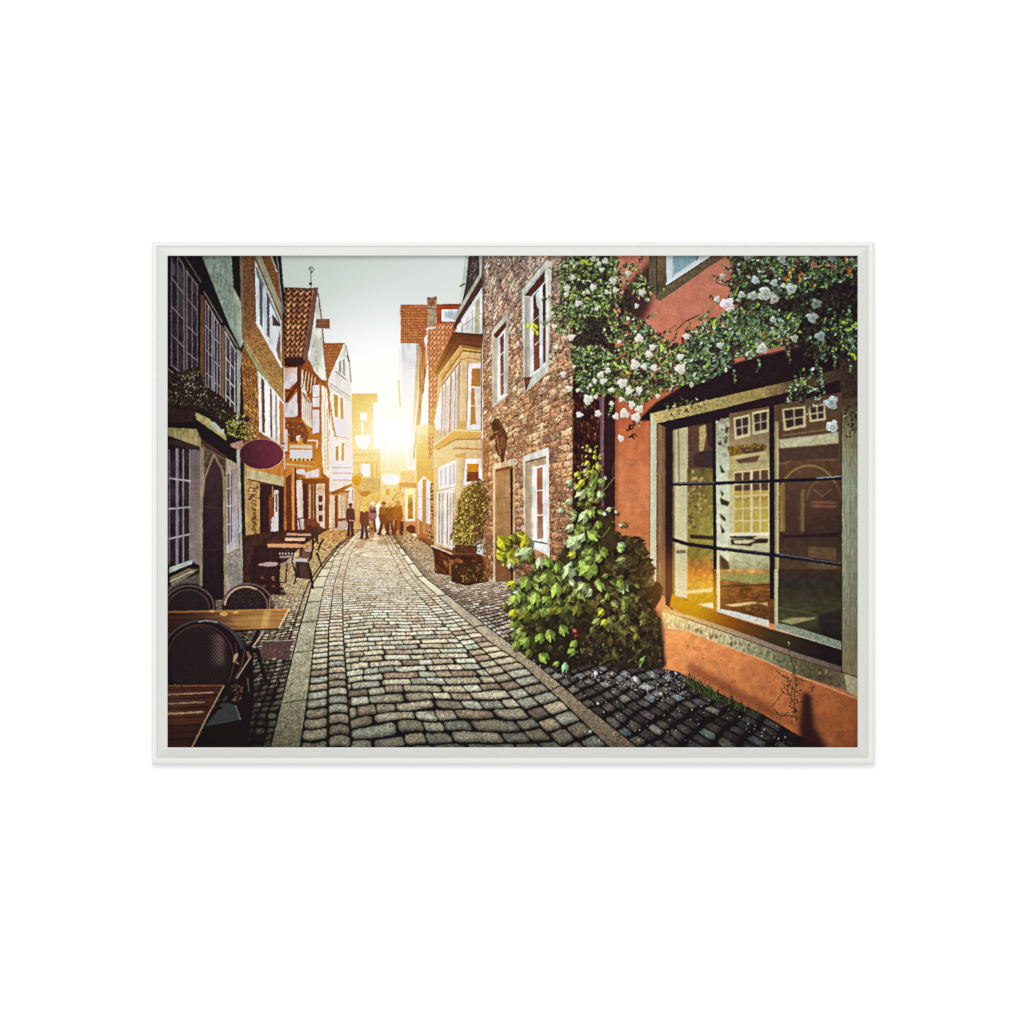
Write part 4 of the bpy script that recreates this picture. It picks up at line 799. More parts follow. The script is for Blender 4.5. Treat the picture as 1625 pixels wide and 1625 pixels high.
poly([(1066, 942)] + n('0,250 270,345 500,425 790,515 1100,600 1415,695 1418,855 1000,730 400,510 0,385') + [(1062, 962)], multi([(1066, (190, 124, 30)), (1110, (176, 124, 20)), (1150, (140, 80, 26)), (1200, (96, 58, 30)), (1225, (58, 46, 34)), (1290, (46, 34, 32)), (1335, (38, 26, 34))], 'x', .06, 4))
poly([(1052, 965)] + n('0,378 400,505 1000,725 1418,855 1420,905 1000,775 400,555 0,415') + [(1050, 972)], multi([(1050, (226, 180, 104)), (1120, (196, 160, 110)), (1200, (150, 128, 110)), (1335, (106, 88, 82))], 'x', .16, 3)); line([(1052, 972)] + n('0,416 400,556 1000,776 1420,906'), 1.6, (86, 56, 44))
poly([(1050, 970)] + n('0,420 400,560 1000,780 1420,912 1570,950 1570,1110 1000,925 700,790 0,530') + [(1053, 995)], multi([(1050, (236, 204, 140)), (1120, (206, 186, 140)), (1180, (176, 170, 134)), (1240, (120, 118, 86)), (1300, (96, 84, 62)), (1365, (140, 126, 100))], 'x', .30, 3.5, 0, .8, 1.4))
for q in range(70): x, y = inpoly(n('0,440 1000,800 1400,930 1400,1030 1000,900 700,770 0,520'), 1)[0]; ell(x, y, rng.uniform(1, 2.6), rng.uniform(1.5, 4), ((96, 90, 60), (206, 196, 160), (90, 60, 44), (70, 76, 50))[q % 4], 0, .5)
poly(n('1418,-1600 1575,-1620 1575,950 1425,905'), multi([(640, (84, 70, 52)), (690, (132, 126, 94)), (760, (150, 156, 130)), (900, (146, 148, 122)), (1010, (134, 130, 104)), (1070, (150, 132, 96))], 'y', .2, 2.6, 0, .5, 4)); line(n('1418,-1480 1420,905'), 1.6, (40, 30, 32)); poly(n('1440,920 1575,950 1575,1140 1470,1080'), tx((190, 180, 146), .15, 3)); line(n('1425,905 1575,955'), 1.6, (84, 56, 44)); line(n('1500,-1400 1500,900'), .8, (100, 96, 78), .6)
line([(1053, 996)] + n('0,530 700,795 1000,930 1575,1155'), 1.6, (236, 176, 124))
# low plinth, its stains, and shadows drawn as soft dark patches of ink
poly([(1055, 1000)] + n('0,535 700,800 1000,935 1575,1160 1575,1640 1290,1640 700,1290 0,915') + [(1052, 1060)], gd(1060, 1010, (244, 158, 96), 1350, 1190, (168, 94, 54), .14, 9))
for x, y in inpoly(n('0,600 700,850 1500,1200 1500,1500 1300,1560 700,1250 0,880'), 150): ell(x, y, rng.uniform(.8, 2.2), rng.uniform(.6, 1.6), ((150, 76, 44), (226, 138, 90), (120, 64, 46))[int(rng.integers(3))], 0, .45)
for x, y in inpoly(n('0,600 700,850 1500,1200 1500,1500 1300,1560 700,1250 0,880'), 60): ell(x, y, rng.uniform(4, 16), rng.uniform(3, 9), ((236, 156, 104), (160, 86, 52), (214, 126, 80))[int(rng.integers(3))], .4, .16, False)
poly(n('0,800 300,960 700,1180 900,1330 1000,1400 700,1290 0,915'), (110, 58, 40), .6, True, 7)
poly(n('1060,1080 1140,1110 1170,1400 1260,1560 1320,1660 1040,1660 1030,1400'), (54, 32, 32), .95, True, 6)
poly(o('1130,300 1220,440 1230,640 1250,860 1180,880 1100,700'), (52, 36, 34), .95, True, 6)

# ================================================================ PEOPLE
def man(x, y0, y1, w, coat, legs, head=(96, 56, 44), hair=(50, 30, 28), stride=.35, skirt=None):
    hh = (y1 - y0); s_ = w / 2
    poly([(x - s_ * .6, y1), (x + s_ * .6, y1), (x + s_ * .9 + (x - 622) * .22, y1 + 17), (x - s_ * .9 + (x - 622) * .22, y1 + 17)], (120, 80, 54), .38, False, 1.5)
    for sd in (-1, 1):
        line([(x + sd * s_ * .28, y0 + hh * .52), (x + sd * s_ * (.3 + stride * .3), y0 + hh * .76), (x + sd * s_ * (.32 + stride), y1)], w * .30, legs); ell(x + sd * s_ * (.4 + stride), y1, w * .2, w * .1, legs)
    poly([(x - s_ * .82, y0 + hh * .2), (x - s_ * .3, y0 + hh * .145), (x + s_ * .3, y0 + hh * .145), (x + s_ * .82, y0 + hh * .2), (x + s_ * .98, y0 + hh * .46), (x + s_ * .74, y0 + hh * .6), (x - s_ * .74, y0 + hh * .6), (x - s_ * .98, y0 + hh * .46)], tx(coat, .16, 2))
    if skirt: poly([(x - s_ * .2, y0 + hh * .5), (x + s_ * .6, y0 + hh * .5), (x + s_ * .75, y0 + hh * .92), (x - s_ * .2, y0 + hh * .9)], tx(skirt, .15, 2))
    line([(x, y0 + hh * .12), (x, y0 + hh * .18)], w * .22, head); ell(x, y0 + hh * .075, w * .20, hh * .075, head); ell(x, y0 + hh * .05, w * .22, hh * .055, hair)
    arc(x, y0 + hh * .06, w * .21, hh * .065, -150, -20, .9, (255, 214, 140), .7, 8); line([(x + s_ * .25, y0 + hh * .15), (x + s_ * .8, y0 + hh * .205), (x + s_ * .95, y0 + hh * .42)], .9, (236, 170, 90), .6)
R('printed_person', 'man in a long dark coat standing alone on the pictured kerb side')
q0 = p.pt(195, 850); man(q0[0], p.pt(0, 905)[1], p.pt(0, 1500)[1], 15.5, (72, 40, 46), (64, 34, 44), (116, 60, 40), (60, 34, 38), .1); line(p('170,1225 250,1235'), 1.4, (190, 160, 140))
R('printed_person', 'blond person in a dark brown coat walking in front of the group')
q0 = p.pt(450, 950); man(q0[0], q0[1], p.pt(0, 1545)[1], 16, (92, 48, 40), (70, 40, 44), (226, 176, 110), (230, 190, 104), .2); ell(*p.pt(440, 995), 5.2, 6.2, (226, 184, 92)); ell(*p.pt(400, 1010), 2.4, 4.2, (240, 204, 120)); poly(p('400,1090 520,1080 545,1330 390,1330'), tx((98, 50, 38), .15, 2))
R('printed_person', 'person with a white hat and lilac top beside the blond walker')
q0 = p.pt(600, 885); man(q0[0], q0[1], p.pt(0, 1425)[1], 14, (134, 84, 92), (84, 46, 46), (206, 160, 136), (240, 232, 226), .3); poly(p('560,1040 660,1030 670,1090 560,1090'), (70, 40, 46)); poly(p('560,1100 680,1090 660,1170 570,1180'), tx((156, 90, 92), .1))
R('printed_dog', 'small tan dog or pushchair bundle between the walkers')
poly(p('545,1260 575,1230 620,1300 630,1400 610,1490 560,1480 545,1380'), tx((170, 110, 54), .4, 1.5)); ell(*p.pt(562, 1258), 2, 2.2, (206, 150, 96)); line(p('570,1440 565,1510'), 1.6, (150, 96, 50)); line(p('610,1440 615,1510'), 1.6, (150, 96, 50)); ell(*p.pt(590, 1380), 2.4, 3, (96, 54, 34))
R('printed_person', 'person in a brown jacket at the left of the standing group')
q0 = p.pt(805, 875); man(q0[0], q0[1], p.pt(0, 1480)[1], 17.5, (140, 78, 26), (86, 42, 36), (190, 120, 60), (120, 66, 30), .45); poly(p('720,1120 880,1110 890,1300 740,1310'), tx((104, 52, 34), .12, 2))
R('printed_person', 'person in brown in the middle of the standing group')
q0 = p.pt(925, 880); man(q0[0], q0[1], p.pt(0, 1475)[1], 14, (124, 68, 30), (80, 40, 36), (206, 130, 70), (222, 160, 84), .3)
R('printed_person', 'broad person in an orange brown coat at the right of the group')
q0 = p.pt(1065, 850); man(q0[0], q0[1], p.pt(0, 1475)[1], 17, (150, 86, 30), (92, 44, 34), (196, 124, 50), (200, 130, 44), .3, (156, 66, 30)); poly(p('1100,1250 1170,1240 1180,1420 1110,1440'), tx((74, 38, 36), .1))
for x0, x1, y in ((60, 260, 1520), (360, 560, 1570), (560, 640, 1520), (700, 900, 1500), (900, 1180, 1490)): poly(p('%d,%d %d,%d %d,%d' % (x0, y, x1, y - 12, (x0 + x1) / 2, y + 18)), (150, 90, 50), .5, False)
# ================================================================ PLANTS
def pick(cols, pr): return cols[int(rng.choice(len(cols), p=pr))]
R('printed_vine', 'golden brown vine growing up beside the bay window')
vp = h('735,745 790,725 835,715 860,820 885,900 880,1050 850,1250 740,1310 620,1295 560,1240 575,1120 610,1040 620,900 680,810')
poly(vp, tx((92, 62, 36), .35, 3), 1, True, 2.5)
vp2 = []
for q in range(len(vp)):
    for t in (0, .33, .66):
        x, y = lerp(vp[q], vp[(q + 1) % len(vp)], t); sc_ = rng.uniform(.94, 1.26); vp2.append((741 + (x - 741) * sc_, 815 + (y - 815) * (1 + (sc_ - 1) * .5)))
for x, y in inpoly(vp2, 900):
    lt = (x < 742) * .25
    if x > 752 and rng.uniform() < .6:
        leaf(x, y, rng.uniform(2.6, 5), 2.4, rng.uniform(0, 6), pick([(58, 40, 34), (80, 56, 36), (104, 78, 40)], [.45, .35, .2])); continue
    leaf(x, y, rng.uniform(2.6, 5), rng.uniform(1.8, 3.2), rng.uniform(0, 6), pick([(128, 112, 50), (164, 148, 68), (98, 82, 42), (66, 50, 36), (196, 176, 96)], [.3, .22 + lt * .4, .25 - lt * .4, .13, .10]))
line(h('660,1240 660,1340 690,1350'), 2, (206, 160, 110)); poly(h('590,1300 800,1310 790,1385 600,1380'), tx((84, 50, 38), .35, 3))
for x, y in inpoly(h('600,1270 860,1230 880,1400 800,1360 620,1340'), 70): leaf(x, y, rng.uniform(2.6, 4.6), 2.2, rng.uniform(0, 6), pick([(72, 50, 36), (120, 92, 46), (54, 38, 32)], [.4, .25, .35]))
R('printed_vine', 'low dark plant at the foot of the bay house')
for x, y in inpoly(h('570,1490 850,1470 930,1560 900,1640 640,1650'), 130): leaf(x, y, rng.uniform(2, 4.5), rng.uniform(1.3, 2.6), rng.uniform(0, 6), pick([(66, 44, 32), (120, 90, 40), (90, 56, 36), (150, 120, 52)], [.45, .2, .25, .1]))

R('printed_rose_bush', 'climbing rose bush with white roses over the brick corner and shop window')
rb1 = i('230,130 400,30 800,30 830,120 1000,100 1090,240 1160,330 1150,480 960,540 880,400 860,560 1060,640 1210,760 1300,850 1420,750 1625,680 1625,1160 1450,1290 1250,1400 1060,1530 850,1560 760,1500 620,1530 420,1540 390,1300 300,1150 400,1000 360,830 200,800 190,500 260,420 280,260')
def thicket(pts, cnt, cols, lo=5, hi=10):
    for x, y in inpoly(pts, cnt): leaf(x, y, rng.uniform(lo, hi), rng.uniform(lo * .6, hi * .65), rng.uniform(0, 6.3), cols[int(rng.integers(len(cols)))])
shd = [(40, 31, 32), (46, 40, 36), (36, 27, 31), (54, 50, 40)]
thicket(i('340,60 790,30 830,130 850,380 880,560 1060,650 1230,770 1300,850 1420,790 1625,740 1625,1110 1400,1240 1100,1350 900,1390 720,1300 560,1360 460,1280 420,1040 480,960 360,840 330,600 280,500 310,240'), 1500, shd)
rb2 = j('330,30 1575,30 1575,980 1500,960 1300,1000 1150,980 900,880 760,960 560,1010 420,1100 200,1220 0,1260 0,740 220,620 260,540 380,480 260,420 380,300 460,120')
poly(j('900,330 1300,200 1575,100 1575,1000 1300,960 1100,940 960,840 1000,700 880,600 840,440'), tx((40, 31, 34), .3, 4), 1, True, 6)
poly(j('400,150 480,40 1000,40 1000,600 820,640 640,560 420,600 300,700 120,840 0,830 0,1140 160,1140 360,1020 480,900 640,820 760,760 700,640 560,560 460,480'), (46, 38, 36), .72, True, 7)
thicket(j('380,120 480,30 1575,30 1575,1000 1300,980 1100,960 880,900 820,640 640,540 420,560 300,660 380,420'), 1100, shd, 6, 11)
thicket(j('0,780 300,700 560,720 700,860 460,980 360,1080 160,1200 0,1230'), 420, shd, 5, 10)
for s_ in ('470,1340 600,1100 720,900', '520,800 500,1100', '690,560 760,640', '1200,900 1000,1010 700,1100', '880,200 980,180 1060,260'): line(i(s_), 1, (104, 88, 62), .7)
for s_ in ('230,215 280,290 420,340 520,380', '0,640 100,590', '420,700 560,760 700,770', '1180,1000 1240,960 1320,860', '560,1000 760,960 900,910', '1060,980 1120,1030', '440,560 300,620', '1440,180 1480,260', '1380,260 1240,300'): line(j(s_), 1.3, (58, 40, 40))
dk = [(52, 58, 40), (72, 84, 50), (42, 36, 34), (98, 112, 60), (128, 142, 88), (158, 168, 134), (116, 146, 122), (146, 158, 64), (186, 190, 152)]
pr1 = [.22, .23, .16, .16, .09, .05, .04, .035, .015]
R('printed_rose_bush', 'climbing rose bush with white roses over the brick corner and shop window')
dens = [(i('260,130 420,30 790,30 820,150 860,380 800,560 640,560 420,560 280,420'), 900), (i('190,480 640,480 660,640 480,760 240,760'), 420), (i('660,560 900,560 1060,640 1220,780 1100,900 800,900 680,760'), 420),
        (i('380,880 560,860 800,880 1260,800 1300,900 1625,760 1625,1120 1400,1240 1150,1330 1000,1460 760,1320 600,1330 460,1280 400,1100'), 2100), (i('840,150 1000,100 1080,240 1140,330 1120,460 960,420 860,280'), 110)]
for pg, cnt in dens:
    for x, y in inpoly(pg, cnt):
        leaf(x, y, rng.uniform(3.4, 8.4), rng.uniform(2.2, 4.6), rng.uniform(0, 6.3), pick(dk, pr1))
dk2 = [(52, 60, 44), (74, 88, 58), (38, 32, 34), (94, 108, 68), (118, 142, 112), (144, 164, 138), (84, 112, 92), (124, 148, 54), (180, 194, 174)]
for pg, cnt in ((j('330,30 1575,30 1575,200 1300,330 1000,420 640,420 420,480 380,330 460,140'), 1000), (j('0,740 220,620 420,520 640,480 900,560 1080,480 1000,760 760,820 640,760 400,900 420,1050 160,1200 0,1220'), 1500), (j('420,560 820,540 1000,640 900,880 640,900 460,820'), 420), (j('1120,420 1500,500 1560,900 1300,900 1060,820 1000,640'), 120), (j('1380,600 1575,620 1575,980 1420,900'), 90), (j('900,1230 1060,1080 1260,1060 1280,1180 1220,1420 1080,1460 920,1400'), 90), (j('1150,880 1290,860 1330,980 1180,1040'), 26), (j('540,820 760,800 900,860 760,900 560,980 440,960'), 200)):
    for x, y in inpoly(pg, cnt):
        leaf(x, y, rng.uniform(4, 9.6), rng.uniform(2.6, 5.2), rng.normal(-.6, .9), pick(dk2, [.24, .21, .20, .13, .07, .04, .06, .04, .01]))
# shadowed hollows in the climber
for cx, cy, rx, ry in ((650, 690, 90, 110), (560, 640, 60, 60), (900, 470, 70, 80), (760, 900, 40, 30), (520, 830, 60, 40), (690, 230, 40, 60), (620, 1010, 40, 26), (880, 700, 50, 36), (1180, 1210, 70, 30), (800, 1130, 40, 26), (470, 320, 40, 40), (1060, 1130, 50, 24)):
    ell(*i.pt(cx, cy), rx * i.k * .8, ry * i.k * .8, (38, 29, 31), 0, .5, False)
    for _ in range(int(rx * ry / 110)):
        q = rng.normal(0, .5, 2); leaf(*i.pt(cx + q[0] * rx, cy + q[1] * ry), rng.uniform(4, 8), rng.uniform(3, 5), rng.uniform(0, 6), shd[int(rng.integers(4))])
for cx, cy, rx, ry in ((620, 330, 80, 60), (980, 520, 90, 60), (760, 640, 70, 40), (1040, 160, 60, 40), (560, 180, 60, 40), (250, 900, 60, 40), (1300, 420, 110, 80), (460, 880, 50, 30), (120, 1020, 60, 34)):
    ell(*j.pt(cx, cy), rx * j.k * .8, ry * j.k * .8, (38, 30, 33), 0, .5, False)
    for _ in range(int(rx * ry / 130)):
        q = rng.normal(0, .5, 2); leaf(*j.pt(cx + q[0] * rx, cy + q[1] * ry), rng.uniform(4, 8), rng.uniform(3, 5), rng.uniform(0, 6), shd[int(rng.integers(4))])
# sprays that arch out past the edge
def spray(x, y, an, ln, cols):
    px_, py_ = x, y
    for q in range(int(ln / 5)):
        nx, ny = px_ + 5 * math.cos(an), py_ + 5 * math.sin(an)
        line([(px_, py_), (nx, ny)], .9, (84, 70, 52))
        for sd in (-1, 1):
            if rng.uniform() < .8: leaf(nx + rng.uniform(-1, 1), ny + sd * 2, rng.uniform(4, 7), rng.uniform(2.4, 4), an + sd * 1.0, cols[int(rng.integers(len(cols)))])
        an += rng.normal(.05, .16); px_, py_ = nx, ny
sc1 = [(66, 74, 48), (98, 110, 62), (50, 46, 38), (128, 140, 90)]
for x, y, an, ln in ((300, 180, 2.9, 24), (240, 420, 3.0, 22), (215, 640, 2.7, 24), (330, 880, 2.5, 26), (330, 1090, 2.8, 22), (410, 1250, 2.2, 22), (560, 1330, 1.7, 24), (760, 1400, 1.6, 22), (1000, 1480, 1.3, 22), (1240, 1390, 1.0, 30), (1380, 1330, .6, 26), (840, 130, -.3, 26), (1000, 110, -.9, 18), (1150, 330, .3, 18), (1060, 640, -.7, 22), (1220, 770, -.6, 18), (1290, 850, -.9, 24), (1420, 770, -1.2, 20), (1560, 660, -.9, 26)):
    spray(*i.pt(x, y), an, ln, sc1)
for x, y, an, ln in ((380, 300, 3.4, 26), (430, 180, 3.6, 24), (300, 480, 3.5, 24), (220, 620, 3.3, 22), (640, 960, 1.2, 26), (420, 1080, 1.3, 24), (900, 880, 1.0, 26), (1180, 1000, 1.4, 34), (1240, 1060, 1.8, 40), (1100, 1110, 2.2, 30), (960, 1290, 2.0, 24), (1100, 1420, 1.5, 18), (1480, 980, 1.4, 24), (1330, 900, 1.2, 30)):
    spray(*j.pt(x, y), an, ln, [(62, 76, 56), (96, 116, 80), (48, 46, 42), (126, 150, 122)])
for x, y in ((905, 270), (940, 220), (980, 180), (1040, 260), (1180, 330), (1500, 160), (1480, 200), (1460, 80), (700, 760)):
    for _ in range(3): leaf(*j.pt(x + rng.uniform(-20, 20), y + rng.uniform(-25, 25)), 7, 2.6, rng.normal(-1, .4), pick([(196, 124, 34), (214, 150, 56), (150, 90, 30)], [.4, .3, .3]))
for x, y in ((495, 90), (530, 110), (1440, 660), (1480, 720), (1530, 690), (1555, 660), (1520, 950), (1545, 980), (250, 640), (240, 670), (930, 600)): leaf(*(i if x in (495, 530) else j).pt(x, y), 9, 5, rng.uniform(0, 6), (146, 166, 40))
for x, y in ((10, 690), (40, 720), (60, 690), (30, 660), (70, 750), (-20, 680)): leaf(*i.pt(x, y), 9, 5, rng.uniform(0, 6), (170, 196, 40))
for x, y in ((790, 1030), (870, 1060), (900, 1110), (545, 890), (1225, 880), (1215, 900)): leaf(*i.pt(x, y), 10, 4.5, rng.uniform(.4, 1.4), (150, 178, 66))
for s_ in ('960,170 930,230 905,260', '960,290 930,330', '1270,1400 1280,1470'):
    for x, y in (lambda w: [lerp(w[q], w[q + 1], t) for q in range(len(w) - 1) for t in (0, .35, .7)])((k if '960' in s_ else i)(s_)):
        for _ in range(3): leaf(x + rng.uniform(-4, 4), y + rng.uniform(-3, 3), 5, 3, rng.uniform(0, 6), (36, 32, 30))
for x, y in inpoly(i('1250,1400 1625,1340 1625,1440 1330,1500'), 46): leaf(x, y, rng.uniform(3, 6), 2.6, rng.uniform(0, 6), pick([(196, 180, 130), (52, 42, 34), (60, 52, 40), (90, 84, 56)], [.2, .35, .25, .2]))
for x, y in inpoly(j('1440,1400 1575,1380 1575,1640 1460,1760 1430,1600'), 60): leaf(x, y, rng.uniform(3, 7), 2.8, rng.uniform(0, 6), pick([(40, 32, 32), (60, 56, 40), (150, 140, 100)], [.5, .35, .15]))
r1 = ('400,240,30 345,340,38 340,395,26 585,330,38 535,370,28 665,170,26 590,70,30 700,90,35 640,110,25 770,275,40 790,355,30 710,375,28 905,205,38 1035,380,42 985,500,28 1095,445,15 '
      '450,480,42 620,525,26 210,570,26 385,790,42 245,880,28 1010,800,50 825,830,25 905,615,22 1130,880,38 1100,945,42 970,1040,52 1055,1060,38 1145,1070,42 1390,1080,58 1385,970,38 720,1095,32 655,1130,38 '
      '600,1190,30 680,1190,38 855,1210,54 915,1280,44 1010,1275,44 755,1275,32 365,1260,42 310,1130,38 445,1275,24 540,1360,56 845,1360,32 940,1410,44 1010,1450,46 875,1490,58 980,1525,50 630,1490,38 460,1500,38 795,1515,38 '
      '755,1395,28 1490,1225,28 230,690,30 610,1335,26 1440,780,38 500,380,20 560,1230,20 1180,1330,26 120,700,16 410,1060,22 690,720,16')
for s_ in r1.split():
    x, y, r = map(float, s_.split(','))
    R('printed_rose')
    rose(*i.pt(x, y), r * i.k * 1.0, (232, 225, 210) if y > 600 else (210, 206, 192), (206, 190, 150))
for s_, cl, co in (('370,490,80', (240, 232, 232), (206, 140, 150)), ('275,440,34', (226, 224, 214), (170, 160, 130)), ('720,390,80', (196, 204, 192), (120, 130, 110)), ('800,440,52', (186, 190, 172), (96, 96, 80)), ('600,410,48', (180, 188, 182), (110, 116, 110)), ('625,265,46', (206, 212, 208), (140, 150, 140)),
                   ('955,345,58', (196, 206, 198), (120, 130, 120)), ('1185,485,54', (136, 152, 134), (60, 70, 60)), ('1150,610,58', (176, 188, 180), (90, 100, 96)), ('1225,780,56', (156, 170, 168), (90, 100, 100)), ('985,800,40', (180, 184, 160), (110, 110, 90)), ('690,895,60', (206, 208, 192), (140, 140, 110)),
                   ('300,865,36', (196, 206, 196), (120, 130, 110)), ('325,225,28', (206, 210, 196), (140, 140, 120)), ('500,400,42', (190, 200, 190), (110, 120, 110)), ('790,630,38', (186, 196, 186), (110, 120, 110)), ('870,70,44', (190, 200, 190), (110, 120, 110)), ('550,50,38', (180, 200, 186), (110, 120, 110)), ('1325,1390,70', (184, 198, 198), (100, 112, 116)), ('1335,1610,70', (206, 214, 208), (150, 160, 150)), ('1330,70,34', (150, 170, 180), (90, 110, 116)), ('40,1225,28', (206, 200, 180), (150, 140, 120)), ('800,290,40', (190, 206, 200), (110, 126, 120))):
    x, y, r = map(float, s_.split(','))
    R('printed_rose'); rose(*j.pt(x, y), r * j.k * 1.03, cl, co)
R('printed_rose', 'single white rose hanging low on the orange wall')
rose(*k.pt(840, 325), 7, (240, 234, 222))

R('printed_mallow_bush', 'big leafy green mallow bush at the corner of the orange wall')
mb = m('330,560 300,480 460,400 560,250 700,240 800,70 960,-100 1060,-60 1200,0 1290,40 1340,30 1450,20 1500,100 1510,200 1590,300 1600,420 1560,700 1560,900 1610,1200 1300,1220 1000,1190 850,1240 700,1230 460,1130 370,1040 400,900 330,760')
poly(mb, gd(830, 900, (72, 62, 40), 960, 1010, (44, 35, 30), .3, 6), 1, True, 4)
poly(k('640,950 760,960 800,1250 860,1230 960,1230 1040,1300 1050,1420 1120,1510 1120,1640 640,1640'), gd(960, 830, (64, 52, 34), 1020, 900, (74, 58, 36), .2, 6), 1, True, 3)
poly(m('1500,480 1560,430 1600,440 1640,520 1650,600 1560,640'), tx((60, 44, 34), .3, 4)); poly(o('1050,130 1110,80 1190,75 1230,130 1210,230 1150,330 1060,260'), tx((56, 42, 34), .3, 3), 1, True, 1)
poly(o('800,150 1080,260 1150,330 1195,440 1228,640 1245,850 1100,880 800,860'), tx((50, 39, 32), .3, 4), 1, True, 3)
for x, y in inpoly(o('850,200 1080,280 1170,360 1235,620 1250,850 1000,860'), 110):
    lobed(x, y, rng.uniform(3, 7), rng.uniform(0, 6.3), pick([(64, 54, 36), (52, 43, 32), (78, 70, 42)], [.4, .4, .2]), rng.uniform(.5, .9))
olv = [(78, 82, 44), (60, 54, 36), (100, 108, 56), (52, 42, 32), (128, 134, 70)]
for x, y in inpoly(m('1000,200 1300,150 1560,330 1560,900 1400,1150 1000,1150 800,1000 700,700 900,560'), 150):
    lobed(x, y, rng.uniform(7, 13), rng.uniform(0, 6.3), pick([(72, 62, 38), (60, 50, 34), (88, 80, 44), (50, 40, 32)], [.3, .25, .25, .2]), rng.uniform(.5, .9))
for x, y in inpoly(m('330,560 560,330 900,330 1000,600 900,900 700,1150 460,1100 380,900'), 120):
    lobed(x, y, rng.uniform(4, 9), rng.uniform(0, 6.3), pick(olv, [.26, .22, .2, .2, .12]), rng.uniform(.5, .9))
for x, y in inpoly(k('800,1200 860,1210 980,1220 1060,1300 1070,1420 1140,1500 1130,1640 1000,1640 900,1500'), 60):
    lobed(x, y, rng.uniform(5, 10), rng.uniform(0, 6.3), pick([(66, 56, 34), (74, 64, 38), (56, 46, 32)], [.4, .3, .3]), rng.uniform(.6, .9))
for x, y in inpoly(m('280,640 330,480 560,260 800,240 1000,250 1150,420 1000,620 860,760 500,1000 330,960'), 190):
    lobed(x, y, rng.uniform(6, 12), rng.uniform(.3, 2.8), pick([(108, 120, 56), (128, 142, 70), (70, 66, 38), (148, 162, 92), (52, 46, 32)], [.28, .24, .2, .13, .15]), rng.uniform(.55, .9))
poly(m('440,760 760,720 960,660 1000,900 900,1200 560,1170 420,960'), (42, 34, 27), .62, False, 9)
for x, y in inpoly(k('420,760 640,640 700,900 640,1160 620,1400 420,1420 380,1100'), 44):
    lobed(x, y, rng.uniform(5, 10), rng.uniform(.3, 2.8), pick([(104, 118, 58), (126, 142, 76), (92, 96, 48), (138, 152, 96)], [.3, .26, .26, .18]), rng.uniform(.55, .9))
for x, y in inpoly(m('170,30 500,-20 520,120 440,260 300,250 180,220'), 26):
    lobed(x, y, rng.uniform(6, 11), rng.uniform(.3, 2.8), pick([(150, 150, 50), (176, 174, 60), (120, 112, 40), (160, 176, 110)], [.3, .3, .2, .2]), rng.uniform(.55, .9))
for x, y in inpoly(m('1000,300 1300,200 1500,420 1540,800 1350,1050 1050,900 960,600'), 30):
    lobed(x, y, rng.uniform(5, 9), rng.uniform(.3, 2.8), pick([(112, 116, 62), (94, 96, 52), (132, 140, 84)], [.4, .4, .2]), .6)
for s_ in ('370,240 470,390', '620,250 700,370 760,460', '860,630 960,620 1060,650', '1400,690 1550,810', '960,760 1100,840 1050,920', '820,1130 900,960', '980,1110 1040,1060', '390,900 470,800', '1100,850 1180,760'): line(m(s_), 1.5, (84, 70, 48))
for s_ in ('600,400 620,600 610,760 560,860', '640,860 720,760 780,680', '560,560 430,690', '560,620 640,560', '520,900 600,840', '560,1360 700,1200 740,1140', '660,1000 780,960', '760,1090 930,1110', '640,1250 650,1400'): line(k(s_), 1.3, (120, 124, 60))
YG, PA, GR, OL, BR, TE = (172, 170, 48), (172, 190, 136), (126, 146, 66), (108, 108, 48), (152, 174, 84), (134, 184, 130)
for s_ in ('225,60,85,y 420,60,80,y 200,190,52,y 330,20,50,o 420,165,92,p 290,270,44,p 470,210,46,o 560,255,66,p 640,240,56,g 820,335,84,p 720,300,56,g 995,310,120,b 650,405,70,g 590,400,60,b 710,510,86,b 800,490,50,o 430,455,66,g 340,500,64,p 300,450,50,y 520,590,76,b 620,590,60,g 320,600,66,b 380,560,60,g 310,720,56,y 420,740,74,o 520,740,52,o 680,690,50,o 750,700,54,o 900,690,66,o 1125,710,48,y 1150,800,44,y 1000,525,56,p 1120,470,58,b 1330,480,64,p 1300,440,50,g 950,475,50,p 860,430,46,p '
           '870,70,92,p 1045,25,72,g 1100,205,54,p 1150,150,50,g 860,160,46,y 1310,110,52,p 1030,190,44,g 660,920,72,g 780,870,66,g 560,945,56,g 420,985,60,g 870,1000,52,g 850,1070,46,g 600,1120,62,g 790,1215,58,t 710,1180,40,g 340,1010,46,g 460,1080,44,o 240,650,40,o 1500,1140,30,g 1450,930,44,o 1180,560,40,g 740,600,44,o 480,660,40,g 610,500,44,o').split():
    x, y, r, t = s_.split(',')
    qx, qy = m.pt(float(x), float(y)); ell(qx + 2.5, qy + 4, float(r) * m.k * .95, float(r) * m.k * .85, (36, 34, 24), 0, .55, False)
    lobed(*m.pt(float(x), float(y)), float(r) * m.k * .92, rng.uniform(.5, 2.6), {'y': YG, 'p': PA, 'g': GR, 'o': OL, 'b': BR, 't': TE}[t], rng.uniform(.62, .9))
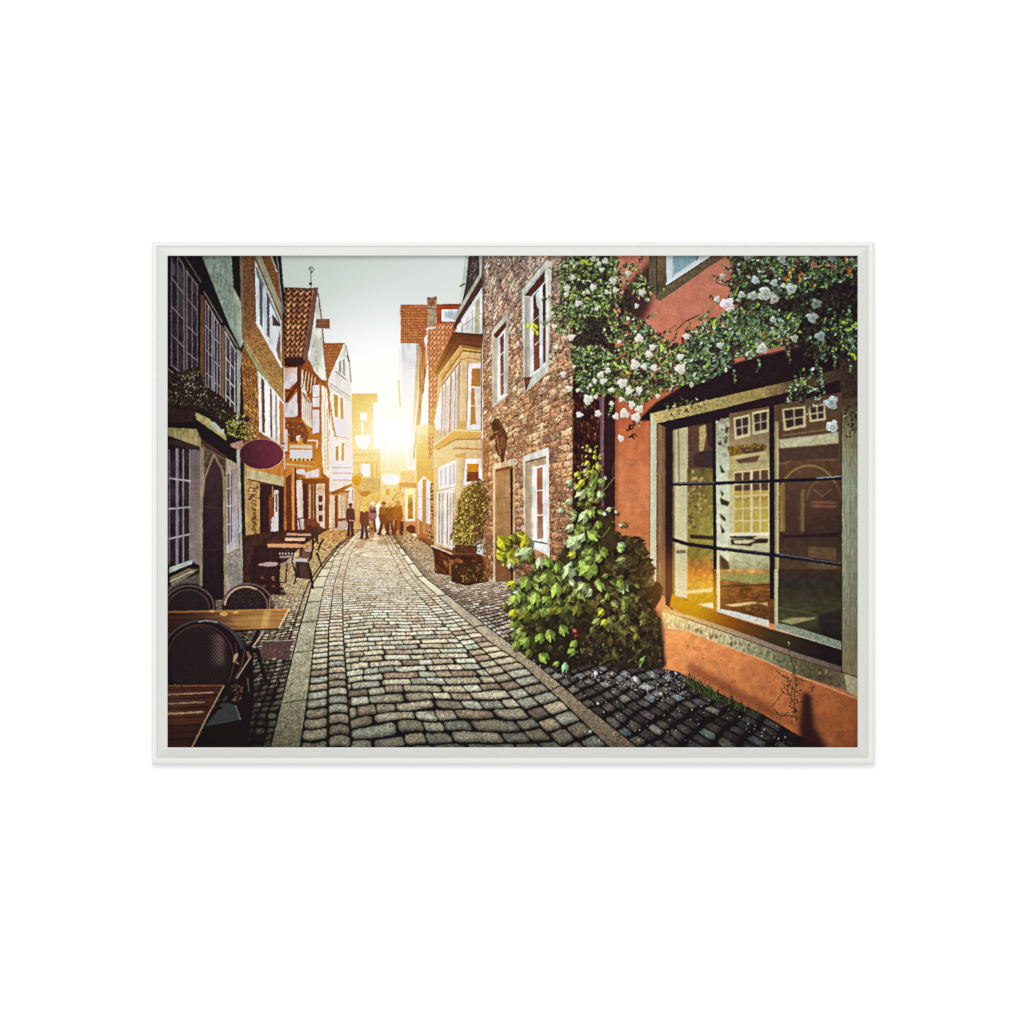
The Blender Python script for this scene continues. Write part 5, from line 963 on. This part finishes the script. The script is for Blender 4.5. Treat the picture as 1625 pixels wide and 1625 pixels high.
for s_ in ('470,845,64,p 565,640,40,y 480,735,44,y 440,660,36,y 640,590,40,y 650,845,42,p 360,735,42,p 365,905,42,p 290,985,34,p 500,1050,80,p 570,1010,60,b 370,1150,54,p 590,1215,76,b 450,1190,50,g 410,1290,88,p 480,1240,50,p 640,1120,44,g 530,560,34,y 690,1020,26,w 730,980,30,p 850,1310,46,p 840,1345,36,b 640,1430,52,b 690,1380,50,g 540,1525,110,b 390,1400,50,y 380,1480,30,t 560,1370,40,g 800,1000,26,p 840,1120,20,w 880,1110,26,o 540,1440,44,g 620,900,36,o 540,930,40,o 450,770,36,y 520,640,40,p 560,440,22,p 600,500,26,y 700,690,22,p').split():
    x, y, r, t = s_.split(',')
    qx, qy = k.pt(float(x), float(y)); ell(qx + 2, qy + 3.5, float(r) * k.k * .95, float(r) * k.k * .85, (38, 34, 26), 0, .5, False)
    lobed(*k.pt(float(x), float(y)), float(r) * k.k * .92, rng.uniform(.5, 2.6), {'y': (166, 166, 60), 'p': PA, 'g': GR, 'o': OL, 'b': BR, 't': TE, 'w': (222, 220, 206)}[t], rng.uniform(.62, .9))
for x, y in inpoly(k('480,380 640,400 680,640 560,700 430,700'), 40): leaf(x, y, rng.uniform(4, 8), 2.6, rng.normal(-.5, .8), pick([(150, 146, 60), (112, 96, 50), (196, 190, 120)], [.4, .35, .25]))
for x, y in inpoly(m('950,640 1500,500 1520,1180 900,1200'), 22): leaf(x, y, rng.uniform(5, 11), 2.0, rng.normal(1.2, .9), pick([(86, 76, 46), (70, 66, 42), (104, 104, 60)], [.5, .3, .2]))
for x, y in inpoly(m('900,960 1600,950 1620,1180 900,1200'), 26): leaf(x, y, rng.uniform(4, 8), 2.4, rng.normal(.6, .9), pick([(70, 72, 50), (52, 52, 42), (90, 100, 66)], [.45, .35, .2]))
line(m('1480,1200 1520,1110'), 2.4, (120, 160, 84))
for x, y, r, c_ in ((885, 905, 5, (84, 26, 40)), (880, 870, 2.6, (206, 110, 110)), (890, 915, 1.8, (190, 60, 70)), (910, 405, 4, (70, 48, 60))): ell(*m.pt(x, y), r, r, tx(c_, .2, 2))

R('printed_petals', 'fallen white petals scattered on the dark setts')
for pg, cnt in ((o('120,890 400,930 700,900 1000,960 1300,880 1420,930 1450,1100 1250,1150 900,1050 500,1000 300,950'), 210), (o('400,1050 1500,1050 1600,1560 700,1560'), 44), (n('0,1000 200,1120 560,1260 960,1480 900,1560 400,1400 0,1200'), 40), (o('20,780 150,860 60,880'), 8), (o('340,1270 420,1340 680,1560 600,1560'), 14)):
    for x, y in inpoly(pg, cnt): ell(x, y, rng.uniform(.5, 1.5), rng.uniform(.4, 1.0), pick([(214, 204, 206), (170, 156, 160), (206, 190, 190), (110, 96, 100)], [.3, .3, .2, .2]), rng.uniform(0, 3))
for x, y, r in ((980, 970, 6), (610, 915, 4.5), (630, 1190, 3), (1210, 1100, 3), (1345, 915, 3), (560, 1450, 3.2)): lobed(*o.pt(x, y), r, 1, (206, 214, 216), .6)
R('printed_weed', 'thorny dry weed growing against the orange plinth')
for s_ in ('930,640 935,720 985,890 1000,960', '1000,960 985,1100 990,1220 1000,1340', '870,1000 920,1080 980,1180', '820,890 880,945 930,970', '1000,960 1090,990', '1140,1080 1170,1035', '880,1090 780,1220', '860,1060 900,1100', '800,1245 860,1310 950,1300', '920,940 940,1020'):
    w = n(s_); line(w, 1.1, (70, 60, 44))
    for q in range(len(w) - 1):
        for t in (.2, .45, .7, .95):
            x, y = lerp(w[q], w[q + 1], t); leaf(x + rng.uniform(-2, 2), y + rng.uniform(-2, 2), rng.uniform(2.5, 5), 1.9, rng.uniform(0, 6), pick([(66, 62, 42), (92, 96, 54), (54, 44, 36)], [.4, .3, .3]))
for x, y in inpoly(n('900,930 1030,900 1060,1100 1050,1340 960,1380 930,1180'), 150): leaf(x, y, rng.uniform(2.4, 5), 1.8, rng.uniform(0, 6), pick([(62, 56, 42), (96, 92, 58), (46, 38, 34), (76, 78, 46)], [.3, .2, .3, .2]))
for x, y in inpoly(n('850,1280 960,1270 960,1330 860,1320'), 14): leaf(x, y, 3.4, 1.8, 1, (92, 72, 60))
line(n('932,632 936,640'), 3, (150, 140, 110)); line(n('985,920 975,960'), 3, (150, 110, 40))
R('printed_grass', 'tufts of green grass along the foot of the orange wall')
for x, y in inpoly(n('0,960 120,1020 340,1140 560,1250 700,1300 560,1280 300,1190 100,1100 0,1040'), 120): leaf(x, y, rng.uniform(3, 6), 2.4, rng.uniform(0, 6), pick([(48, 50, 32), (62, 70, 36), (40, 36, 30)], [.4, .3, .3]))
for x, y in inpoly(n('0,940 120,1000 340,1130 560,1240 700,1290 560,1260 300,1170 100,1080 0,1010'), 170):
    line([(x, y + 2), (x + rng.uniform(-3, 3), y - rng.uniform(2, 9))], 1.2, pick([(54, 62, 34), (74, 86, 40), (44, 44, 32), (110, 116, 60)], [.4, .25, .25, .1]))

# ================================================================ CAFE TABLES AND CHAIRS
dkc = (42, 28, 32)
R('printed_chair', 'dark far cafe chairs grouped by the pictured shop front')
poly(b('860,1310 1100,1330 1110,1480 1080,1625 1160,1760 860,1760 800,1560'), tx((54, 32, 34), .2, 3)); poly(b('1240,1440 1360,1450 1400,1625 1230,1600'), (64, 42, 40), .9)
for q in range(12): x, y = inpoly(b('900,1530 1150,1560 1150,1740 900,1740'), 1)[0]; ell(x, y, 2.6, 1.4, ((150, 110, 80), (60, 34, 34), (120, 76, 52))[q % 3])
poly(b('900,1478 980,1458 1080,1465 1070,1492 990,1502 900,1488'), (176, 146, 142)); poly(b('1095,1475 1180,1450 1185,1480 1100,1495'), (150, 126, 126))
for s_, w_ in (('850,1760 860,1500 880,1320', 3), ('1085,1760 1090,1400', 2.6), ('870,1320 1090,1325', 3.4), ('1150,1640 1160,1480', 2.4), ('880,1640 1150,1650', 1.8)): line(b(s_), w_, dkc)
R('printed_chair', 'dark cafe chair with a curved back nearest the pictured kerb')
for s_, w_ in (('1340,1440 1380,1560 1400,1700', 3.6), ('1365,1450 1400,1330 1400,1180', 3), ('1200,1440 1250,1580 1230,1660', 2.6), ('1260,1420 1270,1600', 2.4)): line(b(s_), w_, dkc)
poly(b('1185,1425 1340,1432 1355,1462 1200,1452'), (186, 176, 174)); poly(b('1280,1330 1385,1340 1370,1430 1270,1420'), (84, 56, 50), .8)
R('printed_chair', 'dark cafe chair standing farthest out on the kerb setts')
for s_, w_ in (('1435,1390 1465,1300 1495,1255', 3.4), ('1440,1370 1480,1500', 2.8), ('1440,1390 1470,1480', 2.2)): line(b(s_), w_, (56, 36, 36))
poly(b('1320,1340 1440,1350 1450,1372 1330,1362'), (176, 156, 146))
R('printed_chair', 'brown backed cafe chair behind the far table')
poly(b('1320,1080 1390,1055 1465,1110 1460,1190 1340,1160'), tx((110, 58, 40), .2, 2)); poly(b('1335,1120 1460,1140 1450,1200 1340,1180'), tx((74, 40, 38), .2))
for s_, w_ in (('1390,1190 1400,1330 1380,1430', 3), ('1440,1190 1445,1290', 2.6), ('1250,1070 1330,1050 1340,1110', 2.2), ('1270,1060 1290,1190', 2), ('1420,1180 1430,1260 1395,1300', 3)): line(b(s_), w_, (66, 40, 40))
R('printed_table', 'small cafe table with a pale top by the pictured shop front')
poly(b('980,1295 1240,1290 1330,1305 1300,1330 990,1325'), (206, 150, 110)); poly(b('970,1260 1160,1265 1150,1290 980,1290'), tx((92, 46, 40), .2, 2)); poly(b('1140,1240 1330,1240 1325,1265 1150,1265'), (222, 180, 150)); poly(b('1155,1195 1385,1200 1380,1220 1160,1215'), (196, 140, 116)); line(b('980,1330 1310,1335'), 2, (60, 34, 34)); line(b('1150,1272 1330,1270'), 1.8, (70, 40, 36))
for s_, w_ in (('1230,1330 1210,1440', 3), ('1290,1330 1290,1400', 2.6), ('1020,1330 1010,1420', 2.6), ('1010,1210 1090,1230', 2), ('1160,1165 1260,1180', 3)): line(b(s_), w_, (64, 38, 38))
for q in range(7): ell(*b.pt(1095 + q * 28, 1382), 1.1, 1.4, (216, 196, 186))
poly(b('1095,1405 1220,1400 1215,1420 1095,1425'), (150, 120, 116))

def weave(X, Y):
    u = (X + Y * .85) / 5.2; v = (X - Y * .85) / 5.2
    t = np.minimum(np.abs(u - np.round(u)), np.abs(v - np.round(v)))
    lt = sst(330, 350, X) * (1 - sst(352, 362, X)) * sst(1000, 1010, Y) * (1 - sst(1045, 1062, Y)) * .9 + .22
    return np.asarray((36, 27, 30), np.float32) + (np.asarray((66, 54, 48), np.float32) * ((1 - sst(.10, .24, t)) * lt)[..., None])
R('printed_chair', 'dark wicker bistro chair behind the table, cut by the left edge')
ell(*c.pt(270, 310), 40, 36, dkc); ell(*c.pt(262, 325), 34, 30, weave)
arc(*c.pt(262, 300), 39, 32.5, 182, 372, 2, (104, 84, 82)); arc(*c.pt(256, 320), 33, 29.5, 190, 365, 1.5, (92, 66, 62)); arc(*c.pt(262, 300), 41.5, 35, 185, 368, 2.4, (40, 28, 32))
R('printed_chair', 'dark wicker bistro chair behind the bright end of the table')
ell(*c.pt(800, 300), 41, 37, dkc); ell(*c.pt(785, 310), 33, 31, weave); line(c('600,330 580,620'), 4, dkc)
arc(*c.pt(800, 290), 39, 34, 185, 362, 2, (110, 90, 88)); arc(*c.pt(785, 300), 33.5, 31, 185, 300, 2.6, (190, 156, 136)); arc(*c.pt(785, 300), 34, 31, 300, 365, 1.8, (132, 92, 80)); line(c('1000,230 1005,320'), 2, (150, 110, 96))
for q in range(70): x, y = inpoly(c('640,200 780,140 900,190 940,310 640,310'), 1)[0]; ell(x, y, .7, .7, (84, 62, 62))
R('printed_table', 'wooden cafe table lit golden at its street end')
line(c('900,520 850,640 770,720'), 6.5, (40, 29, 34)); line(c('940,540 850,670'), 2, (196, 176, 150)); line(c('760,660 880,720'), 6, (36, 26, 30)); line(c('890,700 930,860 970,990'), 6.5, (38, 27, 30)); line(c('820,800 700,940'), 1.6, (206, 190, 160)); line(c('830,700 820,1000 790,1300'), 9, (38, 28, 32)); line(c('760,760 800,720 820,760'), 3, (130, 96, 62)); poly(c('750,760 800,720 815,790 770,800'), tx((130, 96, 62), .2))
def wood(cA, xA, cB, xB, s, per=4.0):
    def q(X, Y):
        t = sst(xA, xB, X)
        g_ = fbm(X / 34, Y / 1.5, s, 3)
        pl = np.abs(((Y - .012 * X) / per) % 1 - .5)
        return mix(cA, cB, t) * (.72 + .56 * g_)[..., None] * (.82 + .18 * sst(.02, .12, pl))[..., None]
    return q
poly(c('40,345 700,335 1182,318 1095,505 1070,515 700,520 60,535'), wood((62, 38, 32), 275, (172, 126, 74), 432, 3, 8)); poly(c('60,345 700,330 1180,318 1175,330 700,350 60,362'), (206, 150, 84), .5)
for x, y, r in ((580, 370, 4), (690, 355, 2.6), (470, 345, 2.4)): ell(*c.pt(x, y), r * 1.6, r * .8, (240, 190, 90), 0, .7)
poly(c('640,400 1000,380 960,470 700,490'), (226, 170, 90), .25, True, 3); poly(c('950,340 1020,340 980,500 920,500'), (240, 206, 140), .35, True, 2)
line(c('1182,318 1085,505'), 1.8, (226, 206, 160)); line(c('1085,508 700,522 60,540'), 2.6, (36, 24, 26))
R('printed_chair', 'large dark wicker bistro chair in front of the lit table')
poly(c('640,1000 650,860 760,600 800,760 850,900 860,1100 800,1640 660,1640 600,1200'), (38, 28, 32)); poly(c('560,560 700,560 780,700 770,900 640,1040 560,1000'), (40, 29, 34))
ell(*c.pt(375, 800), 66.5, 66, (38, 28, 33)); ell(*c.pt(350, 790), 50, 54, weave)
poly(c('40,760 90,760 90,1030 40,1030'), (40, 29, 33))
arc(*c.pt(385, 770), 64, 58.5, 195, 345, 2, (84, 72, 78)); arc(*c.pt(365, 800), 53, 57, 200, 395, 1.4, (86, 54, 46)); arc(*c.pt(400, 760), 65, 56, 275, 350, 2.6, (66, 58, 66)); arc(*c.pt(350, 800), 50, 54, 190, 330, 1.1, (74, 50, 46))
line(c('350,440 420,430 520,445'), 2.2, (140, 130, 138)); line(c('770,720 740,860 680,960'), 1.3, (104, 66, 52)); line(c('690,640 700,780 640,920'), 1.2, (86, 56, 48))
poly(c('670,760 705,725 712,750 690,800 665,815'), (176, 150, 110)); line(c('690,810 720,830'), 1.6, (150, 126, 92)); line(c('830,760 720,930 700,960'), 1.6, (176, 156, 130)); line(c('800,960 810,1080'), 2, (90, 84, 80))
for q in range(50): x, y = inpoly(c('650,1030 760,1000 740,1180 660,1180'), 1)[0]; ell(x, y, 1.6, 1.1, ((120, 92, 66), (60, 40, 40), (86, 62, 50))[q % 3])
poly(c('265,1640 420,1395 620,1190 700,1220 745,1350 800,1380 790,1640'), (36, 27, 30))
def hatch(X, Y):
    t = np.abs((((X + Y * 1.6) / 2.4) % 1) - .5) + np.abs((((X - Y * 1.6) / 2.4) % 1) - .5)
    return np.asarray((76, 78, 80), np.float32) * (.55 + .6 * t)[..., None]
poly(c('620,1188 690,1212 735,1335 560,1380 415,1402 480,1310'), hatch); line(c('690,1212 735,1340'), 1.4, (120, 122, 122)); line(c('415,1405 735,1345'), 1.2, (30, 22, 26))
R('printed_table', 'dark slatted cafe table in the lower left corner')
poly(c('40,1032 582,1028 266,1640 40,1640'), wood((92, 54, 42), 266, (76, 42, 34), 350, 9, 12))
for y0, y1, xr_, wd, cl in ((1112, 1090, 480, 3, (190, 160, 120)), (1195, 1180, 400, 3, (176, 146, 110)), (1290, 1268, 390, 4.2, (196, 166, 126)), (1070, 1060, 500, 1.6, (60, 34, 30)), (1150, 1135, 470, 2.2, (52, 30, 30)), (1235, 1222, 440, 2.2, (50, 28, 28)), (1400, 1385, 390, 2.2, (40, 24, 26)), (1530, 1505, 330, 2.6, (36, 24, 26)), (1460, 1450, 360, 1.2, (60, 36, 34))):
    x_ = np.linspace(50, xr_, 14)
    for q in range(13): line([c.pt(x_[q], y0 + (y1 - y0) * q / 13 + rng.uniform(-3, 3)), c.pt(x_[q + 1], y0 + (y1 - y0) * (q + 1) / 13)], wd * i.k * 5.8 * rng.uniform(.6, 1.05), cl, .85 if wd < 2.5 else .7)
poly(c('60,1400 380,1380 262,1640 40,1640'), (36, 24, 28), .45, True, 3); line(c('582,1026 430,1310 266,1640'), 2, (176, 146, 120)); line(c('60,1030 582,1026'), 1.4, (150, 96, 66)); line(c('190,1020 210,1085'), 2, (60, 34, 30)); line(c('130,1015 160,1040'), 1.6, (110, 80, 66))

# ================================================================ THE PRINT'S TONES
img /= 255.0
idm0 = ids.copy()
Yg, Xg = np.mgrid[0:H, 0:W].astype(np.float32)
Xg = PX0 + Xg / SS; Yg = PY0 + Yg / SS
img *= (1 + .20 * (fbm(Xg / 1.9, Yg / 1.9, 201, 3) - .5) * (img.mean(-1) < .80) * (idm0 > 0))[..., None]
# weathered fronts: rain streaks and blotches printed with the houses
hid = np.array([nm == 'printed_house' and 'orange rendered' not in lb for nm, lb in regions])[ids] * sst(70, 170, np.hypot(Xg - 624, Yg - 688))
gr_ = .55 * fbm(Xg / 13, Yg / 17, 401, 4) + .45 * fbm(Xg / 3.2, Yg / 22, 431, 3)
bright = sst(.25, .7, img.mean(-1))
img *= (1 - hid * (.07 + .09 * bright) * sst(.36, .70, gr_))[..., None]
del gr_, hid, bright
# hand held softness: edges wander by under a millimetre
wxn = (fbm(Xg / 3.4, Yg / 3.4, 301, 2) - .5) * 1.15 * SS; wyn = (fbm(Xg / 3.4, Yg / 3.4, 331, 2) - .5) * 1.15 * SS
ri, ci = np.mgrid[0:H, 0:W]
ri = np.clip(ri + np.rint(wyn).astype(int), 0, H - 1); ci = np.clip(ci + np.rint(wxn).astype(int), 0, W - 1)
img = img[ri, ci]; ids = ids[ri, ci]; idm0 = ids.copy()
# bloom of the low sun, printed with the picture
d0 = np.hypot(Xg - 624, (Yg - 688) * 1.02)
ang = np.arctan2(Yg - 688, Xg - 624)
ray = 1 + .16 * (vn(ang * 5.5 + 40, ang * 0 + 1, 5) - .5) * 2 * sst(14, 60, d0)
core = np.exp(-(d0 / 32) ** 2) * 1.25
halo = np.exp(-(d0 / 74) ** 1.5) * .64 * ray
wide = np.exp(-(d0 / 150) ** 1.8) * .34
below = 1.0
for q, (r_, g_, b_) in enumerate(((1, 1, .97), (1, .78, .32), (1, .60, .14))):
    am = (core, halo, wide)[q]
    for t, v in enumerate((r_, g_, b_)):
        img[..., t] = 1 - (1 - np.clip(img[..., t], 0, 1)) * (1 - np.clip(am * v, 0, 1))
# orange flare that lies over the shop window's lower corner in the printed picture
for fx, fy, fr, am, cl in ((1085, 950, 46, .36, (1, .60, .06)), (1120, 940, 26, .22, (1, .8, .1)), (1062, 905, 34, .22, (1, .45, .1)), (1150, 965, 30, .14, (1, .5, .05)), (1240, 1000, 34, .08, (.6, .8, .2))):
    gq = np.exp(-(np.hypot(Xg - fx, Yg - fy) / fr) ** 2) * am
    for t in range(3): img[..., t] = 1 - (1 - np.clip(img[..., t], 0, 1)) * (1 - gq * cl[t])
img = np.clip(img, 0, 1)
# darker corners, as printed
vg = np.hypot((Xg - 800) / 620, (Yg - 770) / 450)
img *= (1 - .20 * sst(.62, 1.28, vg) * (idm0 > 0))[..., None]
img = img + .10 * (img * img * (3 - 2 * img) - img)
# crisp printing
img = np.clip(img + .42 * (img - blur2(img, 3)) + .20 * (img - blur2(img, 14)) * (idm0 > 0)[..., None], .085, 1)
cv = img.reshape(H // SS, SS, W // SS, SS, 3).mean((1, 3))
idm = ids[::SS, ::SS].copy()
sky0 = np.zeros(idm.shape, bool); sky0[60, int(560 - PX0)] = True
while True:
    gq = sky0.copy(); gq[1:] |= sky0[:-1]; gq[:-1] |= sky0[1:]; gq[:, 1:] |= sky0[:, :-1]; gq[:, :-1] |= sky0[:, 1:]
    gq &= idm == 0
    if gq.sum() == sky0.sum(): break
    sky0 = gq
for _ in range(60):
    st = (idm == 0) & ~sky0
    if not st.any(): break
    print('stray', st.sum(), np.argwhere(st)[:4].tolist())
    for ax, sh in ((0, 1), (0, -1), (1, 1), (1, -1)):
        nb = np.roll(idm, sh, ax); okq = st & (nb > 0); idm[okq] = nb[okq]; st &= ~okq
print('painted', cv.shape, len(regions))
# ================================================================ BLENDER SCENE
import bpy, bmesh
sc = bpy.context.scene
COL = sc.collection
MM = .001
DIST = 9.0                                   # camera to wall
CX, CZ = 812.5, 812.5                        # picture centre, in sheet millimetres
LIGHT = 1.0                                  # set below: what a white sheet facing the room sends back


def wx(x, dep): return (x - CX) * MM * (DIST - dep) / DIST
def wz(y, dep): return 1.5 + (CZ - y) * MM * (DIST - dep) / DIST


def material(name, base, rough=.6, spec=.3, noise=0.0, scale=40.0):
    mt = bpy.data.materials.new(name); mt.use_nodes = True
    nt = mt.node_tree; bs = nt.nodes['Principled BSDF']
    bs.inputs['Base Color'].default_value = (*base, 1); bs.inputs['Roughness'].default_value = rough
    bs.inputs['Specular IOR Level'].default_value = spec
    if noise:
        nz = nt.nodes.new('ShaderNodeTexNoise'); nz.inputs['Scale'].default_value = scale; nz.inputs['Detail'].default_value = 4
        tc = nt.nodes.new('ShaderNodeTexCoord'); nt.links.new(tc.outputs['Object'], nz.inputs['Vector'])
        rp = nt.nodes.new('ShaderNodeValToRGB')
        rp.color_ramp.elements[0].color = (*[q * (1 - noise) for q in base], 1); rp.color_ramp.elements[1].color = (*[min(1, q * (1 + noise)) for q in base], 1)
        nt.links.new(nz.outputs['Fac'], rp.inputs['Fac']); nt.links.new(rp.outputs['Color'], bs.inputs['Base Color'])
        bp = nt.nodes.new('ShaderNodeBump'); bp.inputs['Strength'].default_value = .04; bp.inputs['Distance'].default_value = .0004
        nt.links.new(nz.outputs['Fac'], bp.inputs['Height']); nt.links.new(bp.outputs['Normal'], bs.inputs['Normal'])
    return mt


def ink():
    mt = bpy.data.materials.new('printed_ink'); mt.use_nodes = True
    nt = mt.node_tree; bs = nt.nodes['Principled BSDF']
    at = nt.nodes.new('ShaderNodeVertexColor'); at.layer_name = 'ink'
    nt.links.new(at.outputs['Color'], bs.inputs['Base Color'])
    bs.inputs['Roughness'].default_value = .9; bs.inputs['Specular IOR Level'].default_value = 0.0
    return mt


M_WALL = material('white_wall_paint', (.93, .93, .93), .9, .1)
M_FRAME = material('white_lacquered_wood', (.700, .702, .675), .45, .25, .012, 55)
M_BEVEL = material('white_lacquered_wood_shaded', (.622, .626, .598), .5, .2, .012, 55)  # frame white made greyer: the bevel's shade is put into this base colour
M_BACK = material('backing_board', (.45, .36, .26), .9, .1, .1, 60)
M_INK = ink()


def link(name, me, mt, parent=None, label=None):
    ob = bpy.data.objects.new(name, me); COL.objects.link(ob)
    me.materials.append(mt)
    if parent is not None: ob.parent = parent
    if label: ob['label'] = label
    return ob


# wall and floorless room: only the white wall behind the frame is seen
bm = bmesh.new()
vs = [bm.verts.new(q) for q in ((-6, 0, -4), (6, 0, -4), (6, 0, 7), (-6, 0, 7))]
bm.faces.new(vs)
me = bpy.data.meshes.new('wall'); bm.to_mesh(me); bm.free()
wall = link('wall', me, M_WALL); wall['label'] = 'plain bright white wall behind the framed street picture'; wall['category'] = 'wall'; wall['kind'] = 'structure'

root = bpy.data.objects.new('framed_picture', None); COL.objects.link(root)
root.location = (wx(813.5, 0), 0, wz(1212, 0))
root['label'] = 'white framed print of an old cobbled street at sunset, hanging on the wall'; root['category'] = 'framed picture'
bpy.context.view_layer.update()
RX, RZ = root.location.x, root.location.z

# frame: four mitred rails, outer lip, step, then a bevel that climbs to the inner edge
OX0, OY0, OX1, OY1 = 240.5, 383.0, 1386.5, 1211.5
prof = [(0, .0), (0, .0135), (.8, .0150), (2.0, .0155), (7.2, .0158), (8.2, .0154), (8.9, .0140), (9.4, .0140), (10.2, .0150), (22.5, .0212), (24.2, .0216), (25.2, .0210), (25.5, .0195), (25.5, .0060)]
IW = (25.5, 23.0, 25.5, 25.5)               # rail widths: left, top, right, bottom


def rail(side):
    bm = bmesh.new(); rings = []
    for end in (0, 1):
        ring = []
        for w_, dep in prof:
            t = w_ / 25.5
            x0, x1 = OX0 + IW[0] * t, OX1 - IW[2] * t
            y0, y1 = OY0 + IW[1] * t, OY1 - IW[3] * t
            pt = {'left': ((x0, y0), (x0, y1)), 'right': ((x1, y1), (x1, y0)), 'top': ((x1, y0), (x0, y0)), 'bottom': ((x0, y1), (x1, y1))}[side][end]
            ring.append(bm.verts.new((wx(pt[0], dep) - RX, -dep, wz(pt[1], dep) - RZ)))
        rings.append(ring)
    for q in range(len(prof) - 1): bm.faces.new((rings[0][q], rings[0][q + 1], rings[1][q + 1], rings[1][q]))
    for r_ in rings: bm.faces.new(r_)
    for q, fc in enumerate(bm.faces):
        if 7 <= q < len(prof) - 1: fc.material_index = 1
    bm.faces.new((rings[0][0], rings[1][0], rings[1][-1], rings[0][-1]))
    bmesh.ops.recalc_face_normals(bm, faces=bm.faces)
    me = bpy.data.meshes.new('frame_rail'); bm.to_mesh(me); bm.free()
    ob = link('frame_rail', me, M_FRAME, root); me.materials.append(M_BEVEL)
    return ob


for s_ in ('left', 'top', 'right', 'bottom'): rail(s_)

# backing board
bm = bmesh.new()
bmesh.ops.create_cube(bm, size=1)
for v in bm.verts:
    v.co = (wx(813.5, .006) - RX + v.co.x * 1.1015, -.006 + v.co.y * .004, wz(796, .006) - RZ + v.co.z * .786)
me = bpy.data.meshes.new('backing_board'); bm.to_mesh(me); bm.free()
link('backing_board', me, M_BACK, root)

# the print: one sheet, cut along the outlines of what it shows
hh_, ww_ = cv.shape[:2]
lin = np.where(cv <= .04045, cv / 12.92, ((cv + .055) / 1.055) ** 2.4).astype(np.float32) * 0.825
DEP = .0125
gx = np.linspace(PX0 - .6, PX1 + .6, ww_); gy = np.linspace(PY0 - .8, PY1 + .8, hh_)
px_ = ((gx - CX) * MM * (DIST - DEP) / DIST - RX).astype(np.float32); pz_ = (1.5 + (CZ - gy) * MM * (DIST - DEP) / DIST - RZ).astype(np.float32)
cell = idm[:-1, :-1]


def sheet(name, rid):
    cy, cx = np.nonzero(cell == rid)
    if not len(cy): return None
    a0 = cy * ww_ + cx
    quads = np.stack([a0 + ww_, a0 + ww_ + 1, a0 + 1, a0], 1)
    uq, inv = np.unique(quads, return_inverse=True)
    vy, vx = uq // ww_, uq % ww_
    co = np.stack([px_[vx], np.full(len(uq), -DEP, np.float32), pz_[vy]], 1)
    me = bpy.data.meshes.new(name)
    me.vertices.add(len(uq)); me.vertices.foreach_set('co', co.ravel())
    nf = len(quads)
    me.loops.add(nf * 4); me.loops.foreach_set('vertex_index', inv.reshape(-1).astype(np.int32))
    me.polygons.add(nf); me.polygons.foreach_set('loop_start', (np.arange(nf) * 4).astype(np.int32))
    me.update(calc_edges=True)
    at = me.color_attributes.new('ink', 'FLOAT_COLOR', 'POINT')
    rgba = np.ones((len(uq), 4), np.float32); rgba[:, :3] = lin.reshape(-1, 3)[uq]
    at.data.foreach_set('color', rgba.ravel())
    me.validate()
    return me


pr = link('print', sheet('print', 0), M_INK, root)
counts = np.bincount(cell.ravel(), minlength=len(regions))
for rid, (nm, lb) in enumerate(regions):
    if rid == 0 or counts[rid] < 12: continue
    link(nm, sheet(nm, rid), M_INK, pr, lb)

# light: an evenly lit white room, a little stronger from the upper left
w_ = bpy.data.worlds.new('World'); sc.world = w_; w_.use_nodes = True
bg = w_.node_tree.nodes['Background']; bg.inputs[0].default_value = (1, 1, 1, 1); bg.inputs[1].default_value = .90


def lamp(name, loc, size, power, target=(0, 0, 1.5)):
    from mathutils import Vector
    la = bpy.data.lights.new(name, 'AREA'); la.shape = 'SQUARE'; la.size = size; la.energy = power
    ob = bpy.data.objects.new(name, la); COL.objects.link(ob); ob.location = loc
    ob.rotation_euler = (Vector(target) - Vector(loc)).to_track_quat('-Z', 'Y').to_euler()
    return ob


lamp('softbox_lamp', (-1.0, -5.4, 4.7), 3.2, 160)

cam = bpy.data.cameras.new('camera'); cam.sensor_width = 36; cam.lens = 36 * DIST / 1.625; cam.clip_end = 100
co_ = bpy.data.objects.new('camera', cam); COL.objects.link(co_)
co_.location = (0, -DIST, 1.5); co_.rotation_euler = (math.pi / 2, 0, 0)
sc.camera = co_
sc.view_settings.view_transform = 'Standard'; sc.view_settings.look = 'None'; sc.view_settings.exposure = 0; sc.view_settings.gamma = 1
sc.view_settings.use_curve_mapping = False
